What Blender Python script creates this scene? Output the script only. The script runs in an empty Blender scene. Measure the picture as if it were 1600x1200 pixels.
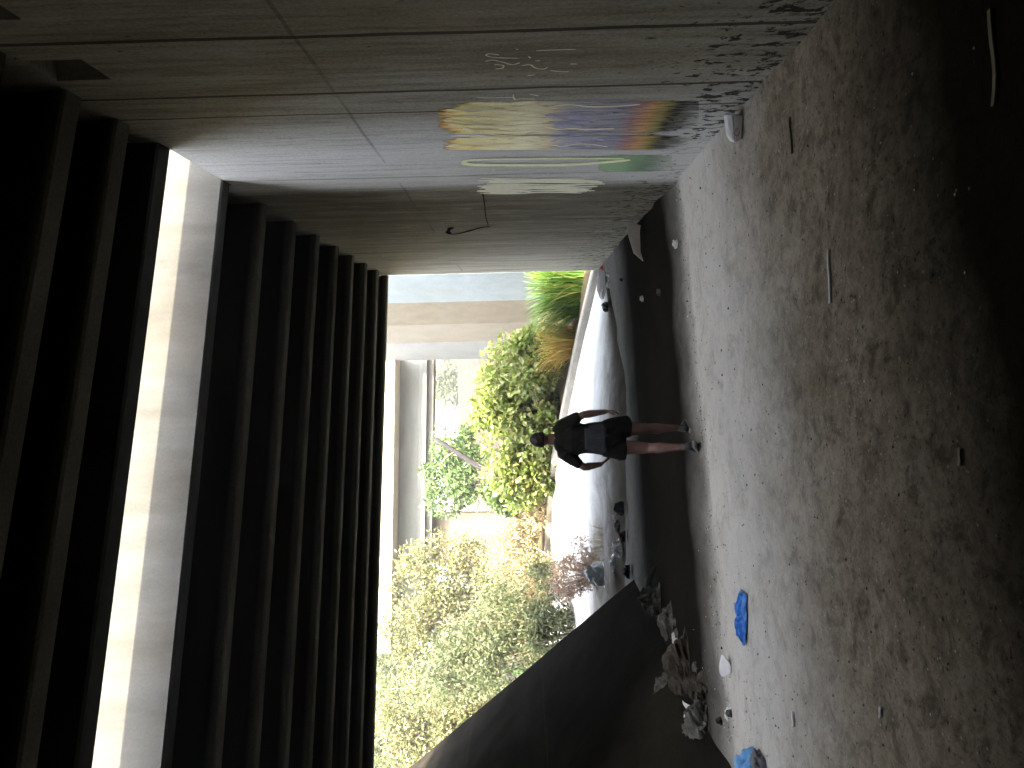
import bpy, bmesh, math, random
from mathutils import Vector, Matrix, noise
R = math.radians
scene = bpy.context.scene
col = scene.collection
rng = random.Random(7)

# ------------------------------------------------------------------ camera (phone held sideways: rolled by 90 degrees)
YAW, PITCH, ROLL, H, F = 0.0401058, 0.01283639, 0.02306632, 1.85, 1200.0
CAM = Vector((0, 0, H))
Fw = Vector((-math.sin(YAW)*math.cos(PITCH), math.cos(YAW)*math.cos(PITCH), math.sin(PITCH)))
R0 = Fw.cross(Vector((0, 0, 1))).normalized(); U0 = R0.cross(Fw)
Rt = math.cos(ROLL)*R0 - math.sin(ROLL)*U0
Up = math.sin(ROLL)*R0 + math.cos(ROLL)*U0
cd = bpy.data.cameras.new('camera'); cam = bpy.data.objects.new('camera', cd); col.objects.link(cam)
cd.sensor_width = 36; cd.lens = 27.0; cd.clip_start = .05; cd.clip_end = 2000
X_, Y_, Z_ = -Up, Rt, -Fw
cam.matrix_world = Matrix(((X_.x, Y_.x, Z_.x, 0), (X_.y, Y_.y, Z_.y, 0), (X_.z, Y_.z, Z_.z, H), (0, 0, 0, 1)))
scene.camera = cam

def ray(x, y):
    return Fw + Rt*((1200-y-600)/F) - Up*((x-800)/F)
def atY(x, y, Y):
    d = ray(x, y); return CAM + d*(Y/d.y)
def atZ(x, y, z=0.0):
    d = ray(x, y); return CAM + d*((z-H)/d.z)
def atX(x, y, X):
    d = ray(x, y); return CAM + d*(X/d.x)

SK = R(18.995)
SV = Vector((math.cos(SK), math.sin(SK), 0)); NV = Vector((-math.sin(SK), math.cos(SK), 0))
WX = 1.957          # face of the right abutment
ZB = 5.05           # underside of the girders
def aX(X, p): return (X + p*math.sin(SK))/math.cos(SK)
def S(a, p, z): return SV*a + NV*p + Vector((0, 0, z))
def pY(p, X): return (p + X*math.sin(SK))/math.cos(SK)

# ------------------------------------------------------------------ materials
class NT:
    def __init__(s, name):
        s.m = bpy.data.materials.new(name); s.m.use_nodes = True
        s.t = s.m.node_tree; s.n = s.t.nodes; s.l = s.t.links
        s.b = s.n['Principled BSDF']; s.out = s.n['Material Output']
        s.tc = s.n.new('ShaderNodeTexCoord')
    def mapping(s, scale=(1, 1, 1), loc=(0, 0, 0), rot=(0, 0, 0), src='Object'):
        m = s.n.new('ShaderNodeMapping'); m.inputs['Scale'].default_value = scale
        m.inputs['Location'].default_value = loc; m.inputs['Rotation'].default_value = rot
        s.l.new(s.tc.outputs[src], m.inputs['Vector']); return m.outputs[0]
    def noise(s, vec, scale, detail=6, rough=.6, dist=0.0):
        n = s.n.new('ShaderNodeTexNoise'); n.inputs['Scale'].default_value = scale
        n.inputs['Detail'].default_value = detail; n.inputs['Roughness'].default_value = rough
        n.inputs['Distortion'].default_value = dist
        s.l.new(vec, n.inputs['Vector']); return n.outputs['Fac']
    def vor(s, vec, scale, feature='F1', out='Distance'):
        n = s.n.new('ShaderNodeTexVoronoi'); n.feature = feature; n.inputs['Scale'].default_value = scale
        s.l.new(vec, n.inputs['Vector']); return n.outputs[out]
    def ramp(s, fac, stops, interp='LINEAR'):
        r = s.n.new('ShaderNodeValToRGB'); r.color_ramp.interpolation = interp
        e = r.color_ramp.elements
        while len(e) < len(stops): e.new(.5)
        for el, (p, c) in zip(e, stops):
            el.position = p
            el.color = (c, c, c, 1) if isinstance(c, (int, float)) else (*c, 1)
        s.l.new(fac, r.inputs['Fac']); return r.outputs['Color']
    def mix(s, fac, a, b, mode='MIX'):
        m = s.n.new('ShaderNodeMix'); m.data_type = 'RGBA'; m.blend_type = mode
        for i, v in ((0, fac), (6, a), (7, b)):
            if hasattr(v, 'links'): s.l.new(v, m.inputs[i])
            elif isinstance(v, (int, float)): m.inputs[i].default_value = v if i == 0 else (v, v, v, 1)
            else: m.inputs[i].default_value = (*v, 1)
        return m.outputs[2]
    def math(s, op, a, b=0.0, c=0.0, clamp=False):
        m = s.n.new('ShaderNodeMath'); m.operation = op; m.use_clamp = clamp
        for i, v in enumerate((a, b, c)):
            if hasattr(v, 'links'): s.l.new(v, m.inputs[i])
            else: m.inputs[i].default_value = v
        return m.outputs[0]
    def xyz(s, src='Object'):
        x = s.n.new('ShaderNodeSeparateXYZ'); s.l.new(s.tc.outputs[src], x.inputs[0]); return x.outputs
    def bump(s, h, strength=.3, dist=.02):
        b = s.n.new('ShaderNodeBump'); b.inputs['Strength'].default_value = strength
        b.inputs['Distance'].default_value = dist
        s.l.new(h, b.inputs['Height']); s.l.new(b.outputs[0], s.b.inputs['Normal'])
    def base(s, c, rough=.85, spec=.08):
        if hasattr(c, 'links'): s.l.new(c, s.b.inputs['Base Color'])
        else: s.b.inputs['Base Color'].default_value = (*c, 1)
        if hasattr(rough, 'links'): s.l.new(rough, s.b.inputs['Roughness'])
        else: s.b.inputs['Roughness'].default_value = rough
        s.b.inputs['Specular IOR Level'].default_value = spec

def concrete(name, lo, hi, stretch=(1, 1, 1), scale=2.0, dirt=.5, dirt_col=(.05, .042, .03), bump=.35, seams=(), rough=.9, pits=True, fine=.35, bay_shade=None):
    t = NT(name)
    v = t.mapping(stretch); v0 = t.mapping()
    n1 = t.noise(v, scale, 9, .65, .3)
    c = t.ramp(n1, [(.3, lo), (.7, hi)])
    n2 = t.noise(t.mapping(tuple(q*.35 for q in stretch), (3, 7, 1)), scale, 5, .6, .8)
    c = t.mix(t.ramp(n2, [(.48, 0.0), (.75, dirt)]), c, dirt_col)
    n3 = t.noise(v0, 45, 4, .7)
    c = t.mix(fine, c, t.ramp(n3, [(.3, .0), (.75, 1.0)]), 'SOFT_LIGHT')
    h = t.math('ADD', t.math('MULTIPLY', n3, .5), n1)
    if pits:
        vo = t.vor(v0, 11)
        pit = t.ramp(vo, [(.0, 1.0), (.07, .0)])
        pm = t.math('MULTIPLY', pit, t.ramp(t.noise(v0, 3, 3), [(.5, 0.0), (.6, .7)]))
        c = t.mix(pm, c, (.04, .035, .03)); h = t.math('SUBTRACT', h, pm)
    X = t.xyz()
    if bay_shade:
        zz = t.math('SUBTRACT', t.math('ADD', X[2], t.math('MULTIPLY', t.math('SUBTRACT', n1, .5), .08)), bay_shade)
        c = t.mix(t.ramp(zz, [(0, 0.0), (.06, .9)]), c, (.008, .007, .005))  # above this height the beam webs are painted near black as bay shade
    for ax, pos, w in seams:
        q = t.math('ADD', X[ax], t.math('MULTIPLY', t.math('SUBTRACT', t.noise(v0, 1.5, 3), .5), .03))
        d = t.math('ABSOLUTE', t.math('SUBTRACT', q, pos))
        f = t.math('LESS_THAN', d, w)
        c = t.mix(t.math('MULTIPLY', f, .8), c, (.03, .026, .02)); h = t.math('SUBTRACT', h, f)
    t.base(c, rough, 0.0); t.bump(h, bump, .015)
    return t.m

def plain(name, c, c2=None, scale=8.0, rough=.7, bump=0.0, spec=.3, metal=0.0):
    t = NT(name)
    n = t.noise(t.mapping(), scale, 5, .6)
    t.base(t.ramp(n, [(.3, c), (.7, c2 or tuple(min(1, q*1.25) for q in c))]), rough, spec)
    t.b.inputs['Metallic'].default_value = metal
    if bump: t.bump(n, bump, .02)
    return t.m

def leafmat(name, stops, trans=.35, rough=.5):
    t = NT(name)
    g = t.n.new('ShaderNodeNewGeometry')
    c = t.ramp(g.outputs['Random Per Island'], stops)
    n = t.noise(t.mapping(), 1.3, 3)
    c = t.mix(t.ramp(n, [(.35, 0.0), (.7, .4)]), c, tuple(q*.8 for q in stops[0][1]))
    t.base(c, rough, .35)
    tr = t.n.new('ShaderNodeBsdfTranslucent'); t.l.new(c, tr.inputs['Color'])
    ms = t.n.new('ShaderNodeMixShader'); ms.inputs[0].default_value = trans
    t.l.new(t.b.outputs[0], ms.inputs[1]); t.l.new(tr.outputs[0], ms.inputs[2])
    t.l.new(ms.outputs[0], t.out.inputs['Surface'])
    return t.m

# ------------------------------------------------------------------ mesh helpers
class MB:
    def __init__(s): s.v = []; s.f = []
    def add(s, vs, fs):
        b = len(s.v); s.v += [tuple(v) for v in vs]; s.f += [tuple(b+i for i in f) for f in fs]; return s
    def hexa(s, c):     # eight corners: bottom ring then top ring
        return s.add(c, [(0, 3, 2, 1), (4, 5, 6, 7), (0, 1, 5, 4), (1, 2, 6, 5), (2, 3, 7, 6), (3, 0, 4, 7)])
    def box(s, x0, x1, y0, y1, z0, z1):
        return s.hexa([(x0, y0, z0), (x1, y0, z0), (x1, y1, z0), (x0, y1, z0), (x0, y0, z1), (x1, y0, z1), (x1, y1, z1), (x0, y1, z1)])
    def prism(s, ring_a, ring_b):
        n = len(ring_a); f = [tuple(range(n))[::-1], tuple(range(n, 2*n))]
        f += [(i, (i+1) % n, n+(i+1) % n, n+i) for i in range(n)]
        return s.add(list(ring_a)+list(ring_b), f)
    def grid(s, rows):
        m = len(rows[0]); vs = [p for r in rows for p in r]
        fs = [(i*m+j, i*m+j+1, (i+1)*m+j+1, (i+1)*m+j) for i in range(len(rows)-1) for j in range(m-1)]
        return s.add(vs, fs)
    def tube(s, pts, rads, n=8, cap=True, flat=1.0, side=None):
        pts = [Vector(p) for p in pts]; rings = []
        ref = Vector(side) if side else None
        for i, p in enumerate(pts):
            d = (pts[min(i+1, len(pts)-1)] - pts[max(i-1, 0)])
            if d.length < 1e-9: d = Vector((0, 0, 1))
            d.normalize()
            a = ref if ref else (Vector((0, 0, 1)) if abs(d.z) < .9 else Vector((1, 0, 0)))
            e1 = (a - d*a.dot(d)).normalized(); e2 = d.cross(e1)
            r = rads[i] if hasattr(rads, '__len__') else rads
            ra, rb = r if hasattr(r, '__len__') else (r, r*flat)
            rings.append([p + e1*math.cos(2*math.pi*k/n)*ra + e2*math.sin(2*math.pi*k/n)*rb for k in range(n)])
        vs = [q for r in rings for q in r]
        fs = [(i*n+k, i*n+(k+1) % n, (i+1)*n+(k+1) % n, (i+1)*n+k) for i in range(len(pts)-1) for k in range(n)]
        if cap: fs += [tuple(range(n))[::-1], tuple(range((len(pts)-1)*n, len(pts)*n))]
        return s.add(vs, fs)
    def ball(s, c, r, n=14, m=9):
        c = Vector(c); rx, ry, rz = r if hasattr(r, '__len__') else (r, r, r)
        vs = [c+Vector((0, 0, -rz))]
        for i in range(1, m):
            t = -math.pi/2 + math.pi*i/m
            vs += [c+Vector((rx*math.cos(t)*math.cos(2*math.pi*k/n), ry*math.cos(t)*math.sin(2*math.pi*k/n), rz*math.sin(t))) for k in range(n)]
        vs.append(c+Vector((0, 0, rz))); L = len(vs)-1
        fs = [(0, 1+(k+1) % n, 1+k) for k in range(n)]
        for i in range(m-2):
            fs += [(1+i*n+k, 1+i*n+(k+1) % n, 1+(i+1)*n+(k+1) % n, 1+(i+1)*n+k) for k in range(n)]
        fs += [(L, 1+(m-2)*n+k, 1+(m-2)*n+(k+1) % n) for k in range(n)]
        return s.add(vs, fs)
    def build(s, name, mat, parent=None, smooth=False, bevel=0.0, origin=None):
        me = bpy.data.meshes.new(name)
        o_ = Vector(origin) if origin is not None else Vector()
        me.from_pydata([tuple(Vector(v)-o_) for v in s.v], [], s.f); me.update()
        bm = bmesh.new(); bm.from_mesh(me); bmesh.ops.recalc_face_normals(bm, faces=bm.faces)
        if bevel:
            bmesh.ops.bevel(bm, geom=[e for e in bm.edges if len(e.link_faces) == 2 and e.calc_face_angle(0) > .5], offset=bevel, segments=2, affect='EDGES', profile=.6)
        bm.to_mesh(me); bm.free()
        if smooth:
            for p in me.polygons: p.use_smooth = True
        me.materials.append(mat)
        o = bpy.data.objects.new(name, me); col.objects.link(o)
        o.location = o_
        if parent:
            o.parent = parent
            o.matrix_parent_inverse = parent.matrix_world.inverted()
        return o

def tag(o, label=None, cat=None, group=None, kind=None):
    if label: o['label'] = label
    if cat: o['category'] = cat
    if group: o['group'] = group
    if kind: o['kind'] = kind
    return o
def thing(name, label, cat, loc=(0, 0, 0), group=None):
    o = bpy.data.objects.new(name, None); col.objects.link(o); o.location = loc
    o.empty_display_size = .2
    o.matrix_world = Matrix.Translation(Vector(loc))
    return tag(o, label, cat, group)

# ------------------------------------------------------------------ world, sun, exposure
SUN_EL, SUN_AZ = R(42), R(155)
D = Vector((math.sin(SUN_AZ)*math.cos(SUN_EL), math.cos(SUN_AZ)*math.cos(SUN_EL), math.sin(SUN_EL)))
w = bpy.data.worlds.new('World'); scene.world = w; w.use_nodes = True
sk = w.node_tree.nodes.new('ShaderNodeTexSky'); sk.sky_type = 'NISHITA'; sk.sun_disc = False
sk.sun_elevation = SUN_EL; sk.sun_rotation = SUN_AZ; sk.dust_density = 6.0; sk.ozone_density = .4
bg = w.node_tree.nodes['Background']; bg.inputs['Strength'].default_value = .15
hz = w.node_tree.nodes.new('ShaderNodeHueSaturation'); hz.inputs['Saturation'].default_value = .55
w.node_tree.links.new(sk.outputs[0], hz.inputs['Color']); w.node_tree.links.new(hz.outputs[0], bg.inputs['Color'])
sl = bpy.data.lights.new('sun', 'SUN'); sl.energy = 2.0; sl.angle = R(.5); sl.color = (1, .86, .64)
so = bpy.data.objects.new('sun', sl); col.objects.link(so); so.rotation_euler = (-D).to_track_quat('-Z', 'Y').to_euler()
so.location = (0, 0, 30)
scene.view_settings.view_transform = 'Standard'; scene.view_settings.look = 'None'
scene.view_settings.exposure = 4.3; scene.view_settings.gamma = 1
scene.cycles.use_denoising = True
scene.cycles.max_bounces = 12; scene.cycles.diffuse_bounces = 6
scene.cycles.sample_clamp_indirect = 8

# ------------------------------------------------------------------ the setting: floor, apron, kerb, terrain
gm = concrete('soil', (.055, .045, .027), (.10, .083, .053), scale=.8, dirt=.6, dirt_col=(.035, .042, .016), bump=.6)
g = MB()
rad = [0, 26, 40, 60, 90, 140, 250, 500]
rows = []
for r in rad:
    rows.append([(r*math.cos(2*math.pi*k/48), 18+r*math.sin(2*math.pi*k/48), -.35) for k in range(49)])
g.grid(rows); tag(g.build('ground', gm), kind='structure')

far_shade_y = pY(8.1, 0)
fm = NT('floor_concrete')
v0 = fm.mapping(); vs_ = fm.mapping((1, 1, 1))
n1 = fm.noise(vs_, 1.1, 9, .68, .4)
c = fm.ramp(n1, [(.3, (.27, .22, .15)), (.55, (.40, .335, .245)), (.75, (.50, .43, .335))])
n2 = fm.noise(fm.mapping((1, 1, 1), (4, 2, 0)), 5, 8, .7, .5)
c = fm.mix(fm.ramp(n2, [(.5, 0.0), (.64, .7)]), c, (.09, .077, .055))
n7 = fm.noise(fm.mapping((1, 1, 1), (1, 7, 0)), 2.3, 9, .78, .9)
c = fm.mix(fm.ramp(n7, [(.5, 0.0), (.72, .3)]), c, (.11, .088, .055))
c = fm.mix(fm.ramp(fm.noise(fm.mapping((1, 1, 1), (8, 1, 0)), 3.1, 9, .75, 1.4), [(.56, 0.0), (.74, .2)]), c, (.42, .39, .33))
ng = fm.noise(fm.mapping((1, 1, 1), (2, 8, 0)), 13, 9, .82, .3)
c = fm.mix(fm.ramp(ng, [(.43, .36), (.55, 0.0)]), c, (.085, .066, .042))
c = fm.mix(fm.ramp(ng, [(.55, 0.0), (.66, .28)]), c, (.46, .41, .33))
n4 = fm.noise(fm.mapping((1, 1, 1), (9, 2, 0)), 16, 6, .75)
c = fm.mix(fm.ramp(n4, [(.6, 0.0), (.7, .55)]), c, (.40, .39, .36))
n5 = fm.noise(v0, 30, 5, .7)
c = fm.mix(fm.ramp(n5, [(.58, 0.0), (.68, .75)]), c, (.05, .04, .027))
n8 = fm.vor(fm.mapping((1, 1, 1), (2, 5, 0)), 14)
c = fm.mix(fm.math('MULTIPLY', fm.ramp(n8, [(.05, 1.0), (.13, 0.0)]), fm.ramp(n2, [(.42, 0.0), (.5, .8)])), c, (.62, .6, .55))
n9 = fm.vor(fm.mapping((1, 1.6, 1), (7, 1, 0)), 9)
c = fm.mix(fm.math('MULTIPLY', fm.ramp(n9, [(.06, 1.0), (.16, 0.0)]), fm.ramp(n4, [(.45, 0.0), (.52, .85)])), c, (.035, .028, .02))
# light and shade of the gap between the decks, painted into the floor colour
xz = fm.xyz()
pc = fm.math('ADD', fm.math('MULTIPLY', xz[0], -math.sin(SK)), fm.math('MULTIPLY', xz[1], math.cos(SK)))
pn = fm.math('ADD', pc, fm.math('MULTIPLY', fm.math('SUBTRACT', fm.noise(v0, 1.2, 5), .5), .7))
c = fm.mix(fm.ramp(fm.math('DIVIDE', pn, 10.0), [(.285, .96), (.34, .5), (.41, .0)]), c, (.013, .0098, .0065))  # near floor painted dark as the shade before the gap
gap_light = fm.ramp(fm.math('DIVIDE', fm.math('ADD', pn, fm.math('MULTIPLY', fm.math('SUBTRACT', n1, .5), 1.2)), 10.0), [(.46, 0.0), (.66, .62)])
c = fm.mix(fm.math('MULTIPLY', gap_light, fm.ramp(n7, [(.48, 1.0), (.70, .5)])), c, (.66, .65, .61))  # paler band painted where light comes down through the gap
far_shade = fm.ramp(fm.math('DIVIDE', fm.math('SUBTRACT', pn, 7.72), 6.0), [(0, 0.0), (.10, .75), (.19, .985), (.72, .985), (.96, .8)])
c = fm.mix(far_shade, c, (.006, .005, .0035))  # far floor painted near black as shade under the second deck
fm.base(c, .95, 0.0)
hh = fm.math('ADD', fm.math('ADD', n1, fm.math('MULTIPLY', n2, .6)), fm.math('MULTIPLY', n5, .35))
hh = fm.math('ADD', hh, fm.math('MULTIPLY', ng, .5)); fm.bump(hh, .7, .03)
ys = [-26, -15, -8, -3, 0] + [1+.12*i for i in range(130)] + [17, 18, 19]
xs = [-5.2+.18*i for i in range(40)] + [1.99]
def floor_z(x, y):
    p = -x*math.sin(SK)+y*math.cos(SK)
    z = .018*noise.noise(Vector((x*1.3, y*1.3, 0))) + .007*noise.noise(Vector((x*5, y*5, 3)))
    z -= .035*math.exp(-((p-8.1-.2*noise.noise(Vector((x*.8, 0, 5))))/.3)**2)
    z += .07*math.exp(-((x-WX)/.28)**2)*(.5+.5*noise.noise(Vector((y*1.7, 2, 2)))) if y < 18 else 0
    return z - .02 - (.03 if y > 15 else 0)
f = MB(); f.grid([[(x, y, floor_z(x, y)) for x in xs] for y in ys])
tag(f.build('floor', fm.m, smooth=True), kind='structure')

toe_px = [(943, 405), (945, 432), (962, 520), (977, 600), (979, 700), (977, 800), (977, 915), (975, 1000)]
kerb_px = [(932, 405, 18.75), (930, 415, 18.85), (905, 520, 20.0), (880, 640, 21.5), (858, 760, 23.3), (850, 895, 26.0), (846, 960, 27.5), (843, 1010, 28.5)]
toe = [atZ(*q, 0.0) for q in toe_px]
kerb = [atY(*q) for q in kerb_px]
kerb = [Vector((k.x, k.y, k.z-.0)) for k in kerb]
A = NT('apron_concrete')
v0 = A.mapping(); n1 = A.noise(v0, 1.1, 9, .7, .8)
c = A.ramp(n1, [(.3, (.54, .525, .49)), (.5, (.60, .59, .555)), (.7, (.64, .63, .60))])
n2 = A.noise(A.mapping((1, 1, 1), (4, 4, 4)), 2.6, 8, .72, 1.2)
c = A.mix(A.ramp(n2, [(.54, 0.0), (.74, .35)]), c, (.17, .155, .12))
n3 = A.noise(v0, 22, 5, .75)
c = A.mix(A.ramp(n3, [(.58, 0.0), (.74, .4)]), c, (.12, .105, .08))
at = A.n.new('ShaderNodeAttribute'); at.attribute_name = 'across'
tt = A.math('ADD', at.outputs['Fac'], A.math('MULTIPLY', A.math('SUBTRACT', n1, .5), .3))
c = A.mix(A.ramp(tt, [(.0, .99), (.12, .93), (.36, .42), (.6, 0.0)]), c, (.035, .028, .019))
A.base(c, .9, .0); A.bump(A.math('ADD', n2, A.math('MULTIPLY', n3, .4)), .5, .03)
am = A.m
def smoothpts(pts, n):
    out = []
    for i in range(len(pts)-1):
        p0, p1, p2, p3 = pts[max(i-1, 0)], pts[i], pts[i+1], pts[min(i+2, len(pts)-1)]
        for k in range(n):
            t = k/n
            out.append(.5*((2*p1)+(p2-p0)*t+(2*p0-5*p1+4*p2-p3)*t*t+(3*p1-3*p2+p3-p0)*t**3))
    out.append(pts[-1]); return out
toe_s, kerb_s = smoothpts(toe, 6), smoothpts(kerb, 6)
rows = []
for i in range(19):
    t = i/18
    rows.append([a.lerp(Vector((b.x, b.y, b.z-.17)), t) + Vector((0, 0, .012 + .02*noise.noise(a.lerp(b, t)*1.5) - .05*math.sin(math.pi*t))) if t > 0 else a+Vector((0, 0, -.05)) for a, b in zip(toe_s, kerb_s)])
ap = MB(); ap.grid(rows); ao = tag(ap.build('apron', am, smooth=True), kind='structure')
aa = ao.data.attributes.new('across', 'FLOAT', 'POINT'); ncol = len(toe_s)
for i in range(len(ao.data.vertices)): aa.data[i].value = (i//ncol)/18
km = concrete('kerb_concrete', (.27, .25, .21), (.40, .38, .34), scale=2.5, dirt=.4)
kb = MB()
out_dir = Vector((.45, .89, 0))
prof = [(0, -.35), (0, .0), (.04, .03), (.26, .03), (.28, -.35)]
kb.grid([[k + out_dir*o + Vector((0, 0, dz)) for o, dz in prof] for k in kerb_s])
tag(kb.build('kerb', km), kind='structure')
bk = MB()
rows = []
for d_, dz in [(.27, -.02), (1, .03), (3, .15), (6, .3), (12, .4), (20, .5), (34, .6)]:
    rows.append([k + out_dir*d_ + Vector((0, 0, dz + (.12*noise.noise(k+out_dir*d_) if d_ > .5 else 0))) for k in kerb_s[3:]])
bk.grid(rows); tag(bk.build('bank', gm, smooth=True), kind='structure')

# ------------------------------------------------------------------ left slope paving
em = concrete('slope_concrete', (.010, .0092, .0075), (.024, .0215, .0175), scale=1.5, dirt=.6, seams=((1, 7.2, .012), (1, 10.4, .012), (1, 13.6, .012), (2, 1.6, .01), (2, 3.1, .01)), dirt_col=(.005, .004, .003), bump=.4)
TX, TG = -3.9, .76
def on_slope(x, y):
    d = ray(x, y); t = (TX*TG + H)/(-(d.z + d.x*TG)) if False else None
    # z = (TX - X)*TG
    t = ((TX - 0)*TG - H)/(d.z + d.x*TG); return CAM + d*t
edge_px = [(978, 915), (955, 935), (930, 957), (900, 985), (860, 1016), (800, 1068), (720, 1134), (640, 1200)]
edge = [on_slope(*q) for q in edge_px]
e_last = edge[-1] + (edge[-1]-edge[-2])*.25
edge = edge + [e_last]
a_, b_ = edge[0], edge[-1]
edge = [q.lerp(a_.lerp(b_, (q.x-a_.x)/(b_.x-a_.x)), 1.0) for q in edge]
edge_s = smoothpts(edge, 5)
rows = []
for e in edge_s:
    row = []
    for i in range(46):
        t = (i/45)**.6
        y = -26 + (e.y+26-.14)*t
        z = e.z + .009*noise.noise(Vector((e.x*1.2, y*1.2, 4)))*min(1, (e.z+.2)*2)
        row.append(Vector((e.x, y, z)))
    base = row[-1]
    nrm = Vector((TG, 0, 1)).normalized()
    for k in range(1, 9):       # rolled-over end of the slope
        a = k/8*R(80); rr = .16
        row.append(Vector((base.x + .12*(1-math.cos(a)), base.y + rr*math.sin(a)*.95, base.z - rr*(1-math.cos(a)))))
    l = row[-1]; row.append(Vector((l.x, l.y+.25, l.z-.7))); row.append(Vector((l.x, l.y+.9, -.6 if l.z < 2 else l.z-3)))
    rows.append(row)
# skirt of the slope below the floor
first = [Vector((p.x+.25, p.y, -.3)) for p in rows[0]]
sl_ = MB(); sl_.grid([first]+rows)
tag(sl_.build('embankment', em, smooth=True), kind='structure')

# ------------------------------------------------------------------ right abutment wall
def wz(x, y): p = atX(x, y, WX); return p
seam_y = [atX(320, 62, WX).y, atX(660, 142, WX).y, atX(470, 180, WX).y]
seam_z = [atX(440, 30, WX).z, atX(760, 325, WX).z]
W = NT('abutment_concrete')
v0 = W.mapping(); vz = W.mapping((1, 1.6, .22))
n1 = W.noise(vz, 2.2, 9, .65, .3)
c = W.ramp(n1, [(.28, (.19, .165, .12)), (.5, (.29, .265, .21)), (.72, (.37, .35, .30))])
n2 = W.noise(W.mapping((1, 5, .35), (2, 1, 3)), 2.0, 7, .7, .4)
c = W.mix(W.ramp(n2, [(.5, 0.0), (.72, .6)]), c, (.09, .075, .05))
n3 = W.noise(v0, 40, 5, .7)
X4 = W.xyz()
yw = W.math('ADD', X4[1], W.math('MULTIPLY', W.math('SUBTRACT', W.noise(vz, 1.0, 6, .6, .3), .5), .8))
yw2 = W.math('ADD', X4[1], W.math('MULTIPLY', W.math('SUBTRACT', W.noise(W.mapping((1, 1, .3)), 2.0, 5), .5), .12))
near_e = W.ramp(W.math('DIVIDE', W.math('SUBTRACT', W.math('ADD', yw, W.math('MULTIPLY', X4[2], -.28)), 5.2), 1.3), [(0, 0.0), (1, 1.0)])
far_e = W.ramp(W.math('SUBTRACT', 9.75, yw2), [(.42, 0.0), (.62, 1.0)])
c = W.mix(W.math('MULTIPLY', W.math('MULTIPLY', near_e, far_e), .72), c, (.60, .60, .59))  # pale band painted as the light falling down the wall from the gap
inner_shade = W.ramp(W.math('DIVIDE', W.math('SUBTRACT', yw2, 8.6), 10.0), [(.03, 0.0), (.055, .88), (.3, .72), (.85, .1)])
c = W.mix(W.math('MULTIPLY', inner_shade, W.ramp(W.noise(W.mapping((1, 4, .4), (7, 7, 7)), 1.8, 9, .78, .5), [(.35, 1.0), (.7, .35)])), c, (.05, .038, .022))  # wall past the gap painted darker as shade, fading towards the exit
c = W.mix(.4, c, W.ramp(n3, [(.3, .1), (.7, .9)]), 'SOFT_LIGHT')
dr = W.noise(W.mapping((1, 7, .4), (6, 2, 1)), 1.6, 9, .78, .5)
c = W.mix(W.ramp(dr, [(.5, 0.0), (.68, .5)]), c, (.06, .05, .034))
dr2 = W.noise(W.mapping((1, 5, 2.2), (1, 9, 1)), 3.6, 9, .8, .6)
c = W.mix(W.ramp(dr2, [(.58, 0.0), (.68, .6)]), c, (.045, .038, .027))
c = W.mix(W.ramp(W.noise(W.mapping((1, 2.5, .8), (4, 4, 4)), 1.7, 7, .7, .6), [(.55, 0.0), (.75, .35)]), c, (.5, .47, .39))
X3 = W.xyz()
# black flaking patches in the lowest metre
n6 = W.noise(W.mapping((1, 3.6, 2.2), (1, 3, 2)), 3.0, 8, .68, .4)
zf = W.ramp(W.math('DIVIDE', X3[2], 1.5), [(0, .17), (.35, .12), (.75, .03), (1, 0.0)])
gapm = W.ramp(W.math('DIVIDE', X3[1], 20.0), [(.30, .0), (.36, -.06), (.36, .07), (.44, .07), (.47, 0.0)])
fl = W.ramp(W.math('SUBTRACT', W.math('ADD', n6, zf), gapm), [(.675, 0.0), (.71, .92)])
c = W.mix(fl, c, (.018, .016, .012))
h = W.math('ADD', W.math('MULTIPLY', n3, .4), W.math('SUBTRACT', n1, W.math('MULTIPLY', fl, .6)))
wob = W.math('MULTIPLY', W.math('SUBTRACT', W.noise(v0, 1.2, 4), .5), .05)
for pos, wd in zip(seam_y, (.022, .02, .013)):
    f_ = W.math('LESS_THAN', W.math('ABSOLUTE', W.math('SUBTRACT', W.math('ADD', X3[1], wob), pos)), wd)
    c = W.mix(W.math('MULTIPLY', f_, .85), c, (.03, .026, .018)); h = W.math('SUBTRACT', h, f_)
for yy0 in (8.5, 11.4, 14.3):
    f_ = W.math('LESS_THAN', W.math('ABSOLUTE', W.math('SUBTRACT', W.math('ADD', X3[1], wob), yy0)), .015)
    c = W.mix(W.math('MULTIPLY', f_, .4), c, (.05, .045, .03))
for pos in seam_z[:1]:
    f_ = W.math('LESS_THAN', W.math('ABSOLUTE', W.math('SUBTRACT', W.math('ADD', X3[2], wob), pos)), .014)
    f_ = W.math('MULTIPLY', f_, W.ramp(W.noise(v0, .7, 3), [(.45, 0.0), (.55, .4)]))
    c = W.mix(f_, c, (.04, .035, .025)); h = W.math('SUBTRACT', h, f_)
vo = W.vor(v0, 7); pit = W.ramp(vo, [(0, 1.0), (.05, 0.0)])
pit = W.math('MULTIPLY', pit, W.ramp(W.noise(v0, 2, 3), [(.5, 0.0), (.6, .8)]))
c = W.mix(pit, c, (.03, .027, .02)); h = W.math('SUBTRACT', h, pit)
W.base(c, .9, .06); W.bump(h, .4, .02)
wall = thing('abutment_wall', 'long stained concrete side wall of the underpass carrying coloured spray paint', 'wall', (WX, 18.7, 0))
ye = 18.7
GT = 6.0
gy0, gy1 = pY(6.13, WX), pY(7.3, WX)+.27
nich = []
for (xa, ya), (xb, yb) in (((45, 95), (178, 124)), ((-60, 0), (47, 30))):
    a_, b_ = atX(xa, ya, WX), atX(xb, yb, WX)
    nich.append((min(a_.y, b_.y)+.0, max(a_.y, b_.y)))
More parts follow.
